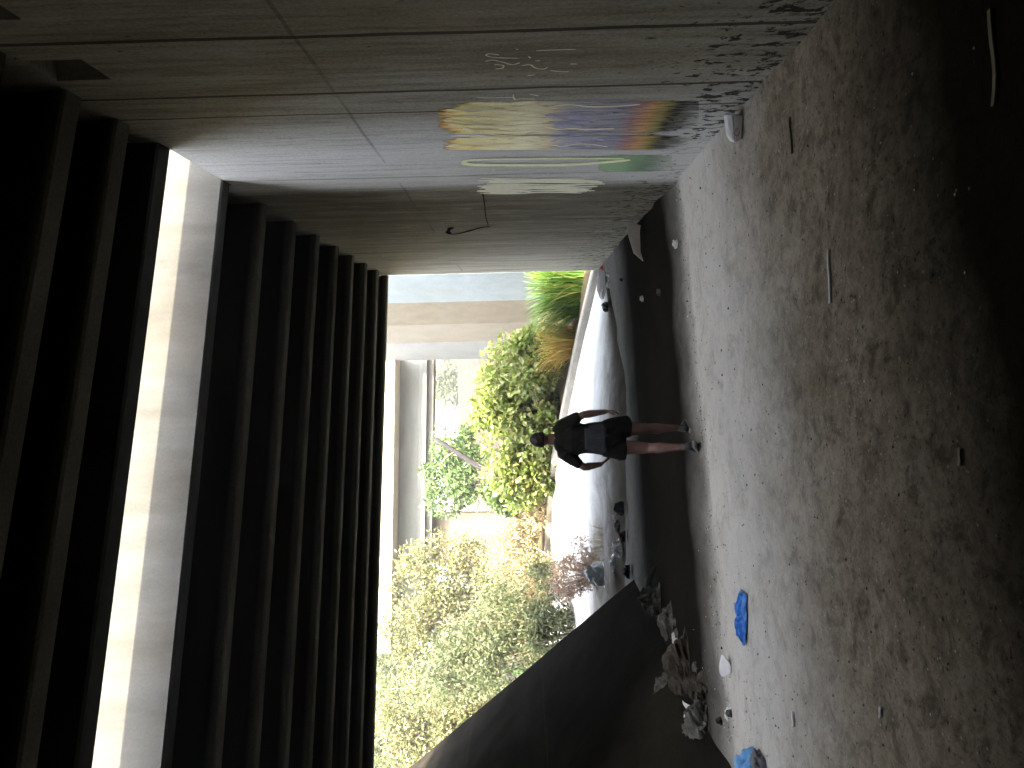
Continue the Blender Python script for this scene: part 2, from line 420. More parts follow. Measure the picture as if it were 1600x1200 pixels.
nich = [(5.02, 5.42), (4.12, 4.52)] if False else nich
zn0 = atX(150, 108, WX).z
ycuts = sorted(set([-26, gy0, gy1, ye] + [q for n_ in nich for q in n_]))
wb = MB()
for i in range(len(ycuts)-1):
    y0, y1 = ycuts[i], ycuts[i+1]; ym = (y0+y1)/2
    zt = ZB if gy0 < ym < gy1 else GT-.004
    isn = any(a < ym < b for a, b in nich)
    spans = [(-.4, zn0), (ZB-.03, zt)] if isn else [(-.4, zt)]
    for z0, z1 in spans:
        wb.add([(WX, y0, z0), (WX, y1, z0), (WX, y1, z1), (WX, y0, z1)], [(0, 3, 2, 1)])
    if isn:
        z0, z1, xd = zn0, ZB-.03, WX+.45
        wb.add([(WX, y0, z0), (WX, y1, z0), (WX, y1, z1), (WX, y0, z1), (xd, y0, z0), (xd, y1, z0), (xd, y1, z1), (xd, y0, z1)],
               [(0, 1, 5, 4), (3, 7, 6, 2), (0, 4, 7, 3), (1, 2, 6, 5), (4, 5, 6, 7)])
    wb.add([(WX, y0, zt), (WX, y1, zt), (WX+.75, y1, zt), (WX+.75, y0, zt)], [(0, 1, 2, 3)])
wb.add([(WX, ye, -.4), (WX+.75, ye, -.4), (WX+.75, ye, GT-.004), (WX, ye, GT-.004)], [(0, 1, 2, 3)])
wb.add([(WX+.75, -26, -.4), (WX+.75, ye, -.4), (WX+.75, ye, GT-.004), (WX+.75, gy1, GT-.004), (WX+.75, gy1, ZB), (WX+.75, gy0, ZB), (WX+.75, gy0, GT-.004), (WX+.75, -26, GT-.004)], [tuple(range(8))])
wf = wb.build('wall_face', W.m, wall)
# face normals matter little; the wall is closed by its back, end and top

# ---- spray paint on the wall (flat patches 4 mm proud of the concrete)
GX = WX-.004
def wall_patch(px, n=40, layer=0):
    """a patch whose outline is given by two rails of pixels on the wall: upper rail and lower rail (image y)"""
    top, bot = px
    gp = MB(); rows = []
    for i in range(9):
        t = i/8
        rows.append([atX(a[0], a[1]+(b[1]-a[1])*t, GX-.002*layer) for a, b in zip(top, bot)])
    gp.grid(rows); return gp
def rails(x0, x1, y0f, y1f, n=40):
    xs_ = [x0+(x1-x0)*i/(n-1) for i in range(n)]
    return [(x, y0f(x)) for x in xs_], [(x, y1f(x)) for x in xs_]
def paintmat(name, stops, zlo, zhi, ylo, yhi, edge=.12, dist=.25, fade_lo=.15, fade_hi=.03, streak=1.0):
    t = NT(name); X = t.xyz(); v = t.mapping((1, 9, .7))
    n = t.noise(v, 2.2, 6, .65, .3); n_b = t.noise(t.mapping((1, 16, 1.6), (5, 2, 1)), 2.0, 5, .6, .8)
    z = t.math('DIVIDE', t.math('SUBTRACT', X[2], zlo), zhi-zlo)
    y = t.math('DIVIDE', t.math('SUBTRACT', X[1], ylo), yhi-ylo)
    zz = t.math('ADD', z, t.math('MULTIPLY', t.math('SUBTRACT', n, .5), dist))
    c = t.ramp(zz, stops)
    c = t.mix(t.ramp(n_b, [(.5, 0.0), (.56, .55*streak)]), c, t.mix(.5, c, (.75, .7, .55)))
    c = t.mix(t.ramp(n_b, [(.38, .6*streak), (.44, 0.0)]), c, (.35, .22, .08), 'MULTIPLY')
    ez = t.math('POWER', t.math('ABSOLUTE', t.math('SUBTRACT', t.math('MULTIPLY', z, 2.0), 1.0)), 5.0)
    ey = t.math('POWER', t.math('ABSOLUTE', t.math('SUBTRACT', t.math('MULTIPLY', y, 2.0), 1.0)), 3.5)
    nb2 = t.noise(t.mapping((1, 7, 1.2), (3, 3, 3)), 2.6, 6, .7, .6)
    ee = t.math('ADD', t.math('ADD', ez, ey), t.math('MULTIPLY', t.math('SUBTRACT', nb2, .5), edge*10))
    a2 = t.ramp(ee, [(.62, 1.0), (.85, 0.0)])
    a = t.ramp(t.math('ADD', z, t.math('MULTIPLY', t.math('SUBTRACT', n_b, .5), .35)), [(.03, 0.0), (fade_lo+.06, 1.0)])
    al = t.math('MULTIPLY', a, a2); al = t.math('MULTIPLY', al, t.ramp(t.noise(t.mapping(), 60, 3), [(.28, .5), (.4, 1.0)]))
    t.l.new(al, t.b.inputs['Alpha']); t.base(c, .8, 0.0)
    return t.m
def patch(name, label, x0, x1, ya, yb, stops, layer=0, **kw):
    tr, br = rails(x0, x1, lambda x: ya, lambda x: yb)
    gp = wall_patch((tr, br), layer=layer)
    zs = [v[2] for v in gp.v]; yy = [v[1] for v in gp.v]
    m = paintmat(name+'_paint', stops, min(zs), max(zs), min(yy), max(yy), **kw)
    o = gp.build(name, m, wall); o['label'] = label; return o
YEL, CRM, PUR, ORG, BLK = (.93, .78, .30), (.95, .91, .62), (.26, .26, .34), (.52, .27, .11), (.015, .015, .015)
STOPS = [(.0, BLK), (.15, (.03, .03, .03)), (.19, (.26, .22, .06)), (.235, ORG), (.285, (.34, .18, .2)), (.33, PUR), (.53, (.40, .39, .46)), (.59, (.72, .62, .42)), (.67, CRM), (.91, YEL), (.97, (.78, .45, .14))]
patch('graffiti_block', 'large yellow, violet and orange spray painted letters with black drips', 684, 1092, 158, 209, STOPS, dist=.13, edge=.15, fade_lo=.1)
patch('graffiti_block', 'narrow lower band of yellow, violet and orange spray paint', 690, 1080, 212, 234, STOPS, layer=1, dist=.15, edge=.17, fade_lo=.1)
patch('graffiti_tail', 'green spray fade under the pale oblong', 935, 1050, 242, 268, [(0, (.14, .26, .15)), (1, (.34, .46, .28))], fade_lo=.6, edge=.3, streak=0)
def ribbon(mb, px, w, X=GX-.004):
    pts = [atX(x, y, X) for x, y in px]
    pts = smoothpts(pts, 5)
    L, Rr = [], []
    for i, p in enumerate(pts):
        d = pts[min(i+1, len(pts)-1)]-pts[max(i-1, 0)]; d.x = 0; d.normalize()
        s_ = Vector((0, -d.z, d.y)); ww = w*(.75+.5*noise.noise(Vector((i*.4, px[0][0], px[0][1])))) * (.55 if i in (0, len(pts)-1) else 1)
        L.append(p+s_*ww/2); Rr.append(p-s_*ww/2)
    mb.grid([L, Rr])
white = plain('white_spray', (.80, .78, .60), (.90, .88, .72), 20, .9, spec=0)
black = plain('black_spray', (.008, .008, .008), (.012, .012, .012), 20, .9, spec=0)
lime = plain('pale_green_spray', (.74, .77, .42), (.88, .9, .62), 12, .9, spec=0)
violet = plain('violet_spray', (.30, .30, .44), (.5, .48, .58), 9, .9, spec=0)
rnd = random.Random(3)
mb = MB()
ribbon(mb, [(724, 255), (735, 250), (800, 248.5), (900, 247.5), (975, 248)], .08)
ribbon(mb, [(724, 255), (740, 257.5), (800, 258), (900, 257), (985, 250)], .13)
o = mb.build('graffiti_oblong', lime, wall); o['label'] = 'tall pale green outlined oblong'
mb = MB()
for k in range(22):
    y0 = 279+k*1.1; xa = 750+rnd.uniform(-6, 22); xb = 925+rnd.uniform(-25, 22)
    ribbon(mb, [(xa, y0+rnd.uniform(-1, 1)), (xa+50, y0+rnd.uniform(-2, 2)), (xb-60, y0+rnd.uniform(-2, 2)), (xb, y0+rnd.uniform(-1, 1))], rnd.uniform(.05, .09), GX-.004-.0004*k)
o = mb.build('graffiti_scribble', white, wall); o['label'] = 'cream scribbled block of strokes next to the dark second span'
mb = MB()
for seg in ([(772, 264), (772, 268), (800, 268)], [(772, 264), (796, 264)], [(812, 265), (835, 264.5), (846, 267)], [(848, 265), (870, 264)], [(872, 268), (888, 265)], [(892, 265), (912, 265)], [(816, 271), (850, 272), (858, 270)], [(880, 270), (908, 271)]):
    ribbon(mb, seg, .022)
mb.build('graffiti_lettering', plain('faded_spray', (.55, .5, .45), (.68, .63, .56), 9, spec=0), wall)['label'] = 'small faded row of lettering between the oblong and the cream scribble'
mb = MB()
for seg in ([(780, 86), (764, 84), (760, 87), (775, 90), (810, 91)], [(758, 96), (770, 94), (785, 97), (800, 101), (812, 98)], [(772, 101), (785, 102), (786, 106), (774, 108)],
            [(806, 77), (810, 77)], [(826, 88), (829, 91)], [(836, 95), (844, 95)], [(815, 103), (828, 101), (836, 106), (848, 108), (856, 105)], [(824, 118), (836, 117)], [(860, 110), (875, 112), (889, 112)], [(891, 100), (902, 100)], [(838, 79), (900, 77)],
            [(745, 152), (765, 153), (800, 152), (804, 156)], [(802, 148), (804, 155), (815, 154)], [(815, 154), (836, 155)], [(828, 147), (842, 150)]):
    ribbon(mb, seg, .016)
mb.build('graffiti_tag', plain('pale_spray', (.72, .68, .52), (.85, .82, .66), 9, spec=0), wall)['label'] = 'thin pale scrawled tags high on the near part of the wall'
mb = MB()
ribbon(mb, [(766, 354), (750, 356), (725, 363), (706, 366), (700, 362), (706, 355)], .10)
ribbon(mb, [(753, 298), (757, 318), (759, 338), (763, 352)], .02)
mb.build('graffiti_hook', black, wall)['label'] = 'black hook shaped spray stroke'
mb = MB()   # pale and violet strokes inside the block
for k in range(16):
    y0 = 168+k*4.1; a = rnd.uniform(694, 730); b = a+rnd.uniform(50, 150)
    ribbon(mb, [(a, y0), ((a*2+b)/3, y0+rnd.uniform(-2.5, 2.5)), ((a+2*b)/3, y0+rnd.uniform(-2.5, 2.5)), (b, y0+rnd.uniform(-2, 2))], rnd.uniform(.025, .06))
for (a, b, y0) in [(698, 800, 173), (705, 860, 184), (700, 812, 197), (705, 790, 212), (700, 805, 227.5), (815, 1000, 164.5), (850, 960, 200), (830, 950, 228), (720, 870, 168)]:
    ribbon(mb, [(a+(b-a)*q/5, y0+rnd.uniform(-3, 3)) for q in range(6)], rnd.uniform(.025, .05))
mb.build('graffiti_highlight', plain('cream_spray', (.84, .74, .42), (.92, .86, .62), 9, .9, spec=0), wall)
mb = MB()
for k in range(12):
    y0 = 176+k*4.6; a = rnd.uniform(850, 890); b = a+rnd.uniform(40, 90)
    ribbon(mb, [(a, y0), (a*.7+b*.3, y0+rnd.uniform(-5, 5)), (a*.3+b*.7, y0+rnd.uniform(-5, 5)), (b, y0+rnd.uniform(-3, 3))], rnd.uniform(.03, .09), GX-.0035)
for a, b, y0 in [(705, 780, 211)]:
    ribbon(mb, [(a, y0), (742, 210), (b, y0)], .05, GX-.0035)
mb.build('graffiti_infill', violet, wall)

# ------------------------------------------------------------------ the two bridge decks overhead
gmat = concrete('girder_concrete', (.085, .078, .06), (.15, .138, .11), stretch=(.5, .5, 2), scale=1.6, dirt=.5, bump=.3, bay_shade=ZB+.07)
gface = concrete('edge_girder_concrete', (.055, .0565, .0545), (.088, .0905, .089), stretch=(2.2, 2.2, .6), scale=1.5, dirt=.5, dirt_col=(.052, .046, .036), bump=.2, fine=.12)
dmat = concrete('deck_concrete', (.025, .021, .016), (.045, .04, .032), scale=1.0, dirt=.6)
XL = -13.0
GT = 6.0
def beam(mb, p0, p1, z0, z1, ch=.02, X1=WX-.002, solid=False):
    def ring(X):
        pm = (p0+p1)/2; q = [(p0+ch, z0), (p1-ch, z0), (p1, z0+ch), (p1, z0+.05), (pm+.06, z0+.17), (pm+.06, z1), (pm-.06, z1), (pm-.06, z0+.17), (p0, z0+.05), (p0, z0+ch)]
        if solid: q = [(p0+ch, z0), (p1-ch, z0), (p1, z0+ch), (p1, z1), (p0, z1), (p0, z0+ch)]
        return [S(aX(X, p), p, z) for p, z in q]
    mb.prism(ring(XL), ring(X1))
near = thing('highway_overpass', 'near overpass deck overhead with three pale girder undersides beside the sunny slot', 'bridge', S(0, 4, ZB))
far = thing('highway_overpass', 'second overpass deck beyond the sunny slot with many thin girder lines running towards the exit', 'bridge', S(0, 12, ZB))
def deckbox(sec, name, m, par, X1=WX+1.3):
    b = MB(); b.prism([S(aX(XL, p), p, z) for p, z in sec], [S(aX(X1, p), p, z) for p, z in sec]); b.build(name, m, par)
for k, (p0, p1) in enumerate([(5.90, 6.13), (5.23, 5.44), (4.57, 4.78), (3.8, 4.0)]):
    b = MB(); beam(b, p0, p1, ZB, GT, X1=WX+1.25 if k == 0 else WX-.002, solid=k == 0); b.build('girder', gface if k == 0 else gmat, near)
deckbox(((-26, GT), (6.13, GT), (6.13, GT+.2), (-26, GT+.2)), 'deck_slab', dmat, near)
NEAR_TOP = 6.5
deckbox(((5.85, GT+.2), (6.13, GT+.2), (6.12, NEAR_TOP), (5.9, NEAR_TOP)), 'parapet', gface, near)
for k in range(9):
    p0 = 7.3+1.213*k
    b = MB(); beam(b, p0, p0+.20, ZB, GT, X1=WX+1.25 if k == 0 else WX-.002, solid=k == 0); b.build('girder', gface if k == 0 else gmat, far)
deckbox(((7.3, GT), (17.35, GT), (17.35, GT+.2), (7.3, GT+.2)), 'deck_slab', dmat, far)
for q in (7.3, 17.1):
    deckbox(((q, GT+.2), (q+.25, GT+.2), (q+.22, GT+.35), (q+.03, GT+.35)), 'parapet', gface, far)
# left abutment seat at the head of the slope and an unseen wall added behind the camera to keep light out
b = MB(); b.box(XL, -10.6, -26, 14.0, 3.5, ZB-.004)
seat = b.build('abutment_seat', dmat); tag(seat, 'concrete bridge seat at the head of the dark slope', 'wall')
b = MB(); b.box(XL, WX+.7, -26.4, -26.02, -.4, GT)
tag(b.build('light_stop_wall', dmat), 'unseen concrete wall added behind the viewer to keep light out of the underpass', 'wall')

# ------------------------------------------------------------------ next bridge: panelled abutment and far girder
pan = thing('retaining_wall', 'tall panelled concrete wall beyond the underpass exit behind the green grass', 'wall', (2.58, 25, 0))
panel_y = [428, 472, 507, 535, 562]
ts = []
P0 = Vector((atY(700, 428, 25).x, 25, 0))
dirp = Vector((-.72, 2.7, 0))
pcol = [((.155, .18, .185), (.195, .22, .225)), ((.125, .108, .08), (.165, .147, .115)), ((.155, .14, .113), (.19, .175, .147)), ((.16, .165, .16), (.195, .2, .195))]
for i in range(4):
    d0 = ray(700, panel_y[i]); d1 = ray(700, panel_y[i+1])
    def hit(d):
        # intersect plan ray with the wall line
        den = d.x*dirp.y - d.y*dirp.x; t = (P0.x*dirp.y - P0.y*dirp.x)/den; return Vector((d.x*t, d.y*t, 0))
    a_, b_ = hit(d0), hit(d1); g_ = (b_-a_).normalized()*.012
    a_, b_ = a_+g_, b_-g_; n_ = Vector((dirp.y, -dirp.x, 0)).normalized()*.4
    m = concrete('panel_concrete', *pcol[i], scale=1.2, dirt=.25, dirt_col=(.2, .17, .11), pits=False)
    b = MB(); b.hexa([a_, a_+n_, b_+n_, b_, a_+Vector((0, 0, 8.5)), a_+n_+Vector((0, 0, 8.5)), b_+n_+Vector((0, 0, 8.5)), b_+Vector((0, 0, 8.5))])
    b.build('wall_panel', m, pan, bevel=.01)
    last = b_
fb = thing('distant_bridge', 'distant grey bridge beam with a sunlit parapet crossing outside the exit', 'bridge', (last.x, last.y, 0))
def fl_(x, y, Y): return atY(x, y, Y)
Yr, Yl = 37.0, 33.5
def beam_sec(off, xs_):    # points of the beam between its right and left ends, image x gives height
    r = [atY(x, 558, Yr)+Vector((0, o, 0)) for x, o in zip(xs_, off)]
    l = [atY(x-6, 1000, Yl)+Vector((0, o, 0)) for x, o in zip(xs_, off)]
    return r, l
bm1 = concrete('far_beam_concrete', (.062, .067, .064), (.092, .098, .094), stretch=(1, 1, 3), scale=.7, dirt=.3, dirt_col=(.075, .072, .062), pits=False)
b = MB(); b.prism(*beam_sec([0, .0, -.12, -.2, -.2, 1.0, 1.0], [626, 655, 659, 661, 668, 668, 626])); b.build('beam', bm1, fb)
b = MB(); b.prism(*beam_sec([.06, .06, .9, .9], [668.5, 678, 678, 668.5])); b.build('bottom_flange', concrete('flange_concrete', (.05, .05, .047), (.08, .08, .074), scale=1, pits=False), fb)
b = MB(); b.prism(*beam_sec([-1.5, -1.5, 1.0, 1.0], [570, 625, 625.2, 570])); b.build('parapet', concrete('parapet_concrete', (.33, .31, .27), (.42, .4, .35), stretch=(1.5, 1.5, .4), scale=1, dirt=.2, dirt_col=(.35, .2, .1), pits=False), fb)
b = MB(); b.prism([atY(x, 784, Yl+2.2) for x in (676, 772)]+[atY(x, 784, Yl+2.8) for x in (772, 676)], [atY(x, 798, Yl+1.9) for x in (676, 772)]+[atY(x, 798, Yl+2.5) for x in (772, 676)])
b.build('pier', concrete('pier_concrete', (.2, .2, .19), (.27, .27, .255), scale=1, pits=False), fb)
b = MB(); b.prism([atY(x, 799, Yl+2.4) for x in (674, 790)]+[atY(x, 799, Yl+3.4) for x in (790, 674)], [atY(x, 880, Yl+1.6) for x in (674, 790)]+[atY(x, 880, Yl+2.6) for x in (790, 674)])
b.build('back_wall', concrete('brown_concrete', (.07, .058, .044), (.12, .1, .075), scale=.8, pits=False), fb)

# ------------------------------------------------------------------ far hillside, building, cars
hm = concrete('hill_soil', (.024, .022, .017), (.042, .038, .03), scale=.12, dirt=.5, dirt_col=(.03, .042, .018), pits=False)
rows = []
for Yh, zh in [(45, .2), (55, 1.5), (66, 5.0), (74, 7.4), (84, 7.9), (100, 9), (130, 15), (180, 18)]:
    rows.append([(-80+5*i, Yh, zh-.4+.5*noise.noise(Vector((i*.5, Yh*.1, 0)))) for i in range(33)])
hb = MB(); hb.grid(rows); tag(hb.build('hill', hm, smooth=True), kind='structure')
wht = plain('white_wall_paint', (.10, .10, .10), (.13, .13, .13), 1)
tan = plain('tan_block', (.022, .016, .013), (.036, .028, .023), 2, .9)
glass = plain('dark_glass', (.04, .05, .06), (.06, .07, .08), 1, .1, spec=.6)
red = plain('roof_tile', (.07, .045, .035), (.1, .065, .05), 3)
dark = plain('black_rubber', (.02, .02, .02), (.03, .03, .03), 9, .8)
metal = plain('metal_rim', (.4, .4, .42), (.5, .5, .5), 9, .3, metal=.8)
hs = thing('house', 'pale building with a low roof far beyond the distant bridge beam', 'building', atY(690, 560, 105))
c0 = atY(700, 600, 105)
b = MB(); b.box(c0.x-9, c0.x+9, 105, 114, 7, c0.z+4.4); b.build('wall', wht, hs)
b = MB(); b.prism([(c0.x-9.6, 104.4, c0.z+4.4), (c0.x-9.6, 114.6, c0.z+4.4), (c0.x-9.6, 109.5, c0.z+6.4)], [(c0.x+9.6, 104.4, c0.z+4.4), (c0.x+9.6, 114.6, c0.z+4.4), (c0.x+9.6, 109.5, c0.z+6.4)]); b.build('roof', red, hs)
for i in range(5):
    b = MB(); b.box(c0.x-8+i*3.6, c0.x-6.4+i*3.6, 104.94, 105.02, c0.z+1.2, c0.z+3); fr = b.build('window', wht, hs)
    b = MB(); b.box(c0.x-7.9+i*3.6, c0.x-6.5+i*3.6, 104.91, 104.94, c0.z+1.3, c0.z+2.9); b.build('pane', glass, fr)
for i, (x, Yt, wd) in enumerate(((716, 70.5, 11), (731, 67, 12), (746, 63, 12))):
    c = atY(x, 600, Yt)
    b = MB(); b.box(c.x-wd, c.x+wd*.4, Yt-.3, Yt+.5, c.z-2.4, c.z)
    o = b.build('terrace_wall', tan, bevel=.04)
    tag(o, ('topmost', 'middle', 'lowest')[i]+' tan block terrace wall on the far hillside under the bridge beam', 'wall', 'terrace walls on the far hillside')
def car(p, label, paint, ang):
    t = thing('parked_car', label, 'car', p, 'cars parked on the far hillside')
    M_ = Matrix.Translation(p) @ Matrix.Rotation(ang, 4, 'Z')
    T = lambda v: M_ @ Vector(v)
    sec = [(-2.2, .35), (-2.25, .75), (-2.0, .95), (-1.2, 1.02), (-.55, 1.45), (.9, 1.47), (1.6, 1.05), (2.15, .95), (2.25, .6), (2.2, .35)]
    b = MB(); b.prism([T((x, -.85, z)) for x, z in sec], [T((x, .85, z)) for x, z in sec]); b.build('body', paint, t, bevel=.04)
    sec = [(-1.0, 1.04), (-.5, 1.38), (.85, 1.40), (1.4, 1.06)]
    for s_ in (-1, 1):
        b = MB(); b.prism([T((x, s_*.855, z)) for x, z in sec], [T((x, s_*.875, z)) for x, z in sec]); b.build('side_window', glass, t)
        for x in (-1.4, 1.4):
            b = MB(); b.tube([T((x, s_*.7, .33)), T((x, s_*.9, .33))], .33, 16); wh = b.build('wheel', dark, t)
            b = MB(); b.tube([T((x, s_*.89, .33)), T((x, s_*.92, .33))], .2, 12); b.build('rim', metal, wh)
def hillz(y):
    L_ = [(45, .2), (55, 1.5), (66, 5.0), (74, 7.4), (84, 7.9), (100, 9)]
    for (a, za), (b_, zb) in zip(L_, L_[1:]):
        if a <= y <= b_: return za+(zb-za)*(y-a)/(b_-a)-.35
for x, y, Yc, lb, cc, an in ((693, 640, 80, 'white car parked on the far hillside, the right one of two', wht, .1), (694, 700, 79, 'silver grey car parked on the far hillside, the left one of two', plain('silver_paint', (.4, .41, .43), (.45, .46, .48), 1, .3, metal=.3), .15)):
    p = atY(x, y, Yc); p.z = hillz(Yc)+.1
    car(p, lb, cc, an)

# ------------------------------------------------------------------ vegetation
def rvec(rg):
    while True:
        v = Vector((rg.uniform(-1, 1), rg.uniform(-1, 1), rg.uniform(-1, 1)))
        if .05 < v.length < 1: return v
def leaf(mb, p, d, nrm, L, Wd):
    d = d.normalized(); s_ = d.cross(nrm)
    if s_.length < 1e-3: s_ = d.orthogonal()
    s_.normalize(); n_ = s_.cross(d)
    mb.add([p, p+d*L*.45+s_*Wd*.5+n_*L*.06, p+d*L-n_*L*.1, p+d*L*.45-s_*Wd*.5+n_*L*.06, p+d*L*.5-n_*L*.02], [(0, 1, 4), (1, 2, 4), (2, 3, 4), (3, 0, 4)])
def stems(mb, base, tips, r, rg):
    for tp in tips:
        mid = base.lerp(tp, .5)+Vector((rg.uniform(-.15, .15), rg.uniform(-.15, .15), .1))*(tp-base).length*.4
        pts = [base.lerp(mid, t).lerp(mid.lerp(tp, t), t) for t in (0, .25, .5, .75, 1)]
        mb.tube(pts, [r, r*.8, r*.6, r*.4, r*.15], 5)
def shrub(name, label, cat, base, lobes, n, L, mat, smat, seed, aspect=.5, group=None, clumps=26, up=.25, twigs=24, spread=.42, dens=2.6):
    """lobes: (centre, radii). leaves gather in many clumps spread through the lobes, with gaps between them"""
    rg = random.Random(seed); t = thing(name, label, cat, base, group)
    fo, st = MB(), MB(); cl = []
    for c, r in lobes:
        for _ in range(clumps):
            v = rvec(rg); v = v.normalized()*(v.length**.45)
            q = Vector((c.x+v.x*r[0], c.y+v.y*r[1], c.z+v.z*r[2]))
            if q.z < base.z+.05: q.z = base.z+.05+rg.random()*.2
            cl.append((q, min(r)*spread*rg.uniform(.5, 1.4)))
    for q, rr in cl:
        k = int(n*dens/len(cl)*rg.uniform(.5, 1.5))
        for _ in range(k):
            v = rvec(rg)*rr*1.25; p = q+v
            if p.z < base.z-.1: continue
            d = (rvec(rg)+v.normalized()*.7+Vector((0, 0, up-.2)))
            leaf(fo, p, d, (rvec(rg)+Vector((0, -.3, .9))).normalized(), L*rg.uniform(.6, 1.3), L*aspect*rg.uniform(.7, 1.2))
    stems(st, base, [q for q, _ in rg.sample(cl, min(twigs, len(cl)))], .035, rg)
    fo.build('foliage', mat, t); st.build('stem', smat, t, smooth=True)
    return t
def blades(name, label, cat, base, n, height, rad, mat, seed, lean=(0, 0), width=.02, droop=.6, rx=.5, ry=.3, nm='blades'):
    rg = random.Random(seed); mb = MB(); t = thing(name, label, cat, base)
    for _ in range(n):
        a = rg.uniform(0, 2*math.pi); rr = rg.random()**.5
        b0 = base+Vector((math.cos(a)*rx*rr, math.sin(a)*ry*rr, rg.uniform(-.05, .05)))
        out = Vector((math.cos(a)+lean[0]+rg.uniform(-.5, .5), math.sin(a)*.6+lean[1]+rg.uniform(-.4, .4), 0))*rad*rg.uniform(.2, 1)
        h_ = height*rg.uniform(.5, 1.05); wd = width*rg.uniform(.6, 1.3)
        side = Vector((-out.y, out.x, 0)); side = side.normalized() if side.length > 1e-4 else Vector((1, 0, 0))
        side = (side+Vector((rg.uniform(-.6, .6), rg.uniform(-.6, .6), 0))).normalized()
        Lr, Rr = [], []
        for i in range(7):
            u = i/6
            p = b0+out*u**1.6+Vector((0, 0, h_*(u-droop*.5*u**3)))
            ww = wd*(1-u**2*.95)*.5; Lr.append(p+side*ww); Rr.append(p-side*ww)
        mb.grid([Lr, Rr])
    mb.build(nm, mat, t); return t
bark = plain('bark', (.10, .075, .05), (.2, .15, .1), 12, .9, .4)
dryst = plain('dry_stem', (.35, .27, .17), (.5, .42, .3), 12, .9)
m_ivy = leafmat('ivy_leaf', [(0, (.09, .14, .025)), (.3, (.15, .20, .04)), (.65, (.21, .25, .075)), (.9, (.32, .31, .14)), (1, (.25, .18, .07))], .5, .33)
m_gray = leafmat('grey_green_leaf', [(0, (.06, .082, .036)), (.5, (.09, .115, .05)), (.8, (.14, .15, .08)), (1, (.18, .16, .085))], .5, .5)
m_yel = leafmat('yellow_green_leaf', [(0, (.075, .09, .03)), (.35, (.11, .125, .045)), (.7, (.17, .17, .08)), (.88, (.22, .195, .11)), (1, (.2, .13, .075))], .5, .55)
m_dark = leafmat('dark_green_leaf', [(0, (.03, .06, .015)), (.6, (.06, .11, .03)), (1, (.14, .19, .06))], .3, .45)
m_dry = leafmat('dry_leaf', [(0, (.16, .12, .055)), (.4, (.26, .21, .11)), (.8, (.34, .29, .18)), (1, (.14, .16, .06))], .3, .6)
m_red = leafmat('reddish_leaf', [(0, (.30, .17, .12)), (.4, (.5, .33, .24)), (.8, (.62, .5, .4)), (1, (.3, .3, .15))], .3, .6)
m_grass = leafmat('reed_blade', [(0, (.05, .12, .02)), (.5, (.10, .20, .03)), (.85, (.20, .28, .05)), (1, (.35, .28, .08))], .35, .45)
m_gold = leafmat('golden_blade', [(0, (.42, .33, .09)), (.5, (.58, .42, .12)), (.85, (.5, .29, .08)), (1, (.3, .36, .08))], .35, .5)
m_straw = leafmat('straw_blade', [(0, (.24, .19, .11)), (.5, (.34, .28, .18)), (1, (.44, .38, .27))], .3, .7)
def V(x, y, Y, dz=0): 
    p = atY(x, y, Y); return Vector((p.x, p.y, p.z+dz))
# ivy bush
shrub('ivy_bush', 'broad sunlit bush of large glossy leaves behind the kerb, right above the walking person', 'bush', V(868, 690, 23.2),
      [(V(800, 590, 22.6), (.9, .7, .85)), (V(835, 560, 21.8), (.7, .6, .6)), (V(805, 660, 23), (1.1, .8, .95)), (V(812, 735, 23.6), (.9, .7, .85)), (V(850, 640, 22.6), (1.2, .6, .5)), (V(845, 720, 23.5), (1.0, .6, .6)), (V(768, 640, 23.5), (.5, .5, .4))],
      5600, .22, m_ivy, bark, 11, .62, clumps=36)
shrub('creeper', 'small dark green creeper hanging over dry leaves left of the glossy bush', 'plant', V(845, 790, 24.4), [(V(790, 780, 24.2), (.5, .4, .55)), (V(770, 765, 24.4), (.4, .3, .3))], 900, .17, m_dark, bark, 12, .55, clumps=16)
shrub('dry_bush', 'low orange dry leaves beside the kerb under the small creeper', 'bush', V(850, 800, 24.2), [(V(835, 785, 24.1), (.7, .4, .35)), (V(825, 825, 24.6), (.5, .4, .3))], 900, .14, m_dry, dryst, 13, .5, clumps=16)
blades('reed_clump', 'tall bright green reed clump at the exit beside the underpass wall', 'grass', V(918, 450, 20.6), 950, 2.25, 1.25, m_grass, 14, (-.25, 0), .032, .5, .75, .35)
blades('golden_grass', 'golden brown dry grass tuft between the green reeds and the glossy bush', 'grass', V(900, 535, 21.0), 420, 1.5, .7, m_gold, 15, (-.35, 0), .03, .5, .45, .3)
shrub('background_shrub', 'dark green shrub standing behind the leaning trunk under the distant beam', 'bush', V(790, 735, 31), [(V(712, 700, 31), (.9, .8, .8)), (V(700, 755, 31), (1.1, .8, 1.0)), (V(735, 740, 30.5), (1.0, .8, .8))], 3000, .2, m_dark, bark, 16, .5, clumps=28)
blades('dry_grass', 'pale straw tuft of dry grass in the gap left of the creeper', 'grass', V(838, 830, 25.2), 700, 2.3, 1.2, m_straw, 17, (-.2, 0), .022, .6, .9, .4)
blades('dry_grass', 'thin bleached twiggy grass reaching up over the leaning trunk', 'grass', V(800, 755, 27), 130, 1.7, 1.0, m_straw, 27, (-.3, 0), .03, .4, .5, .3)
shrub('tall_shrub', 'tall yellow green shrub in front of the left end of the distant beam', 'bush', V(900, 930, 27), [(V(690, 885, 27), (1.5, 1, 1.2)), (V(650, 930, 27), (1.4, 1, 1.2)), (V(740, 930, 26.5), (1.8, 1, 1.2)), (V(640, 985, 27), (1.0, 1, 1.0)), (V(790, 900, 26), (1.0, .8, .8))], 7000, .16, m_yel, bark, 18, .5, clumps=40, dens=1.9, spread=.36)
